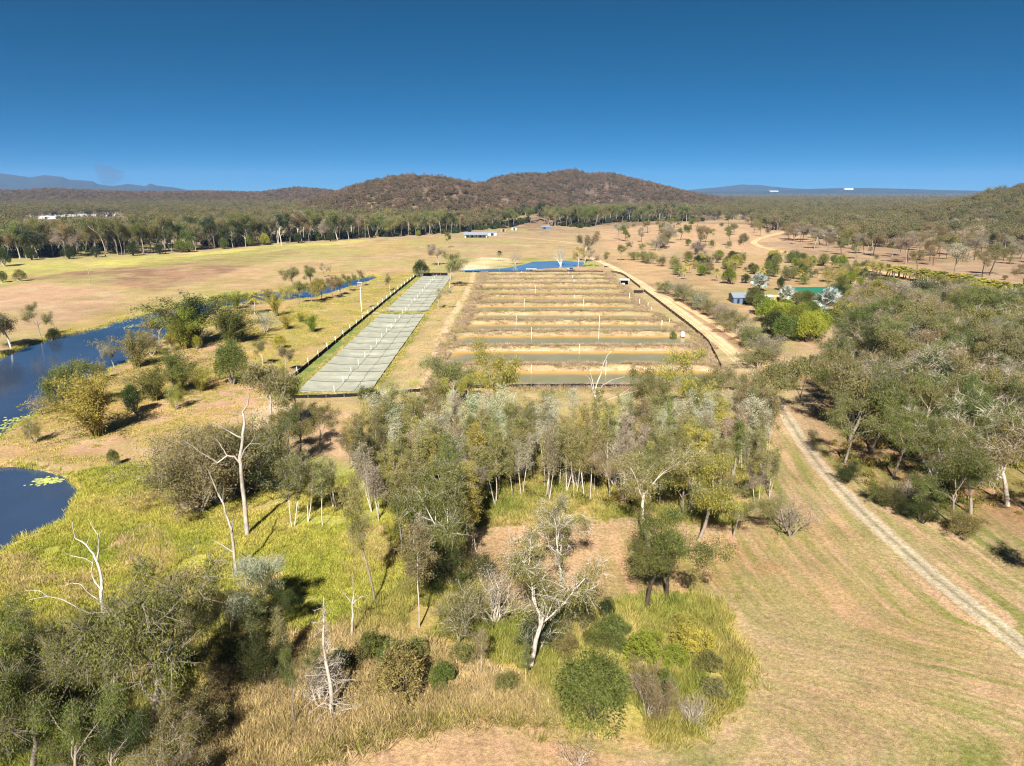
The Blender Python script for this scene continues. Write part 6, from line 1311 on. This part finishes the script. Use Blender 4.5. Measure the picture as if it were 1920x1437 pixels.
scatter('dry_reeds', np.concatenate(tanp), [tuft(790 + i, 26, .4, .62, .035, M_GDRY, .45) for i in range(4)], 'straw-coloured reed patches in the green marsh', 'reeds', rng, .6, 1.2, (.8, 1.3), .08)
sdm = lambda x, y: (lambda s: (s > -.3) & (s < 2.6 * fbm(x / 6, y / 6, 14, 3)))(sdist(LAGOON, x, y))
bx_ = np.array([(-190, 70), (-20, 70), (-20, 390), (-190, 390)]); Q = rand_in(rng, bx_, 160000); Q = Q[sdm(Q[:, 0], Q[:, 1])]
scatter('lagoon_reeds', np.concatenate([Q, terr(Q[:, 0], Q[:, 1])[:, None]], 1), [tuft(780 + i, 16, .4, .75, .05, M_GGRN, .4) for i in range(4)], 'fringe of reeds along the lagoon banks', 'reeds', rng, .5, 1.3, (.7, 1.3), .08)
# water plants along the lagoon
def pads():
    V = []; F = []; n = 0
    for cx_, cy_, rr, cnt in ((30, 800, 5.0, 160), (12, 822, 4.0, 120), (50, 786, 3.0, 80), (212, 604, 4.0, 110), (250, 612, 3.5, 60), (190, 614, 3.0, 60), (90, 902, 1.8, 110), (240, 597, 4, 90)):
        x0, y0 = flat(cx_, cy_, WL)
        for _ in range(cnt):
            x = x0 + rng.normal(0, rr * .6); y = y0 + rng.normal(0, rr * .45); r_ = rng.uniform(.14, .34); a = rng.uniform(0, 6.28) + np.arange(7) * 2 * math.pi / 7
            V += [(x + r_ * math.cos(t), y + r_ * math.sin(t), WL + .03 + rng.uniform(0, .03)) for t in a]; F.append(tuple(range(n, n + 7))); n += 7
    return mesh('lily_pads', V, F, [plain('lily_pad', (168, 172, 96), .5, .3, .25, .8)])
obj('lily_pads', pads(), kind='stuff', label='pale floating weed along the lagoon edges', cat='water plants')
# ------------------------------------------------------------------ smoke far off on the left
def smoke():
    m, n, l, o = newmat('smoke'); v = n.new('ShaderNodeVolumePrincipled'); v.inputs['Density'].default_value = 1.6e-3; v.inputs['Color'].default_value = (.14, .15, .18, 1); l.new(v.outputs[0], o.inputs['Volume'])
    Dd = 8200.0; b = MB()
    P = []
    for px, py in ((228, 349), (232, 340), (235, 333), (238, 326), (241, 319)): P.append(((px - CX) / FPX * Dd, Dd, CAM_H + (358.7 - py) / FPX * Dd))
    P = np.array(P); b.tube(np.concatenate([P[:1] - [0, 0, 8], P, P[-1:] + [6, 0, 25]]), [5, 60, 105, 130, 170, 150, 8], 14)
    obj('smoke', b.build('smoke', m, True), kind='stuff', label='faint grey smoke column beside the left mountains', cat='smoke')
smoke()
# ------------------------------------------------------------------ haze
def build_haze():
    m, n, l, o = newmat('haze_air')
    v = n.new('ShaderNodeVolumePrincipled'); v.inputs['Density'].default_value = 4.8e-5
    v.inputs['Color'].default_value = (0.36, 0.58, 1.0, 1); v.inputs['Anisotropy'].default_value = 0.0
    l.new(v.outputs[0], o.inputs['Volume'])
    b = MB(); b.box((0, 6700, 178), (28400, 13900, 376))
    obj('haze', b.build('haze', m), kind='stuff', label='thin blue haze between the plain and the far ranges', cat='haze')
build_haze()
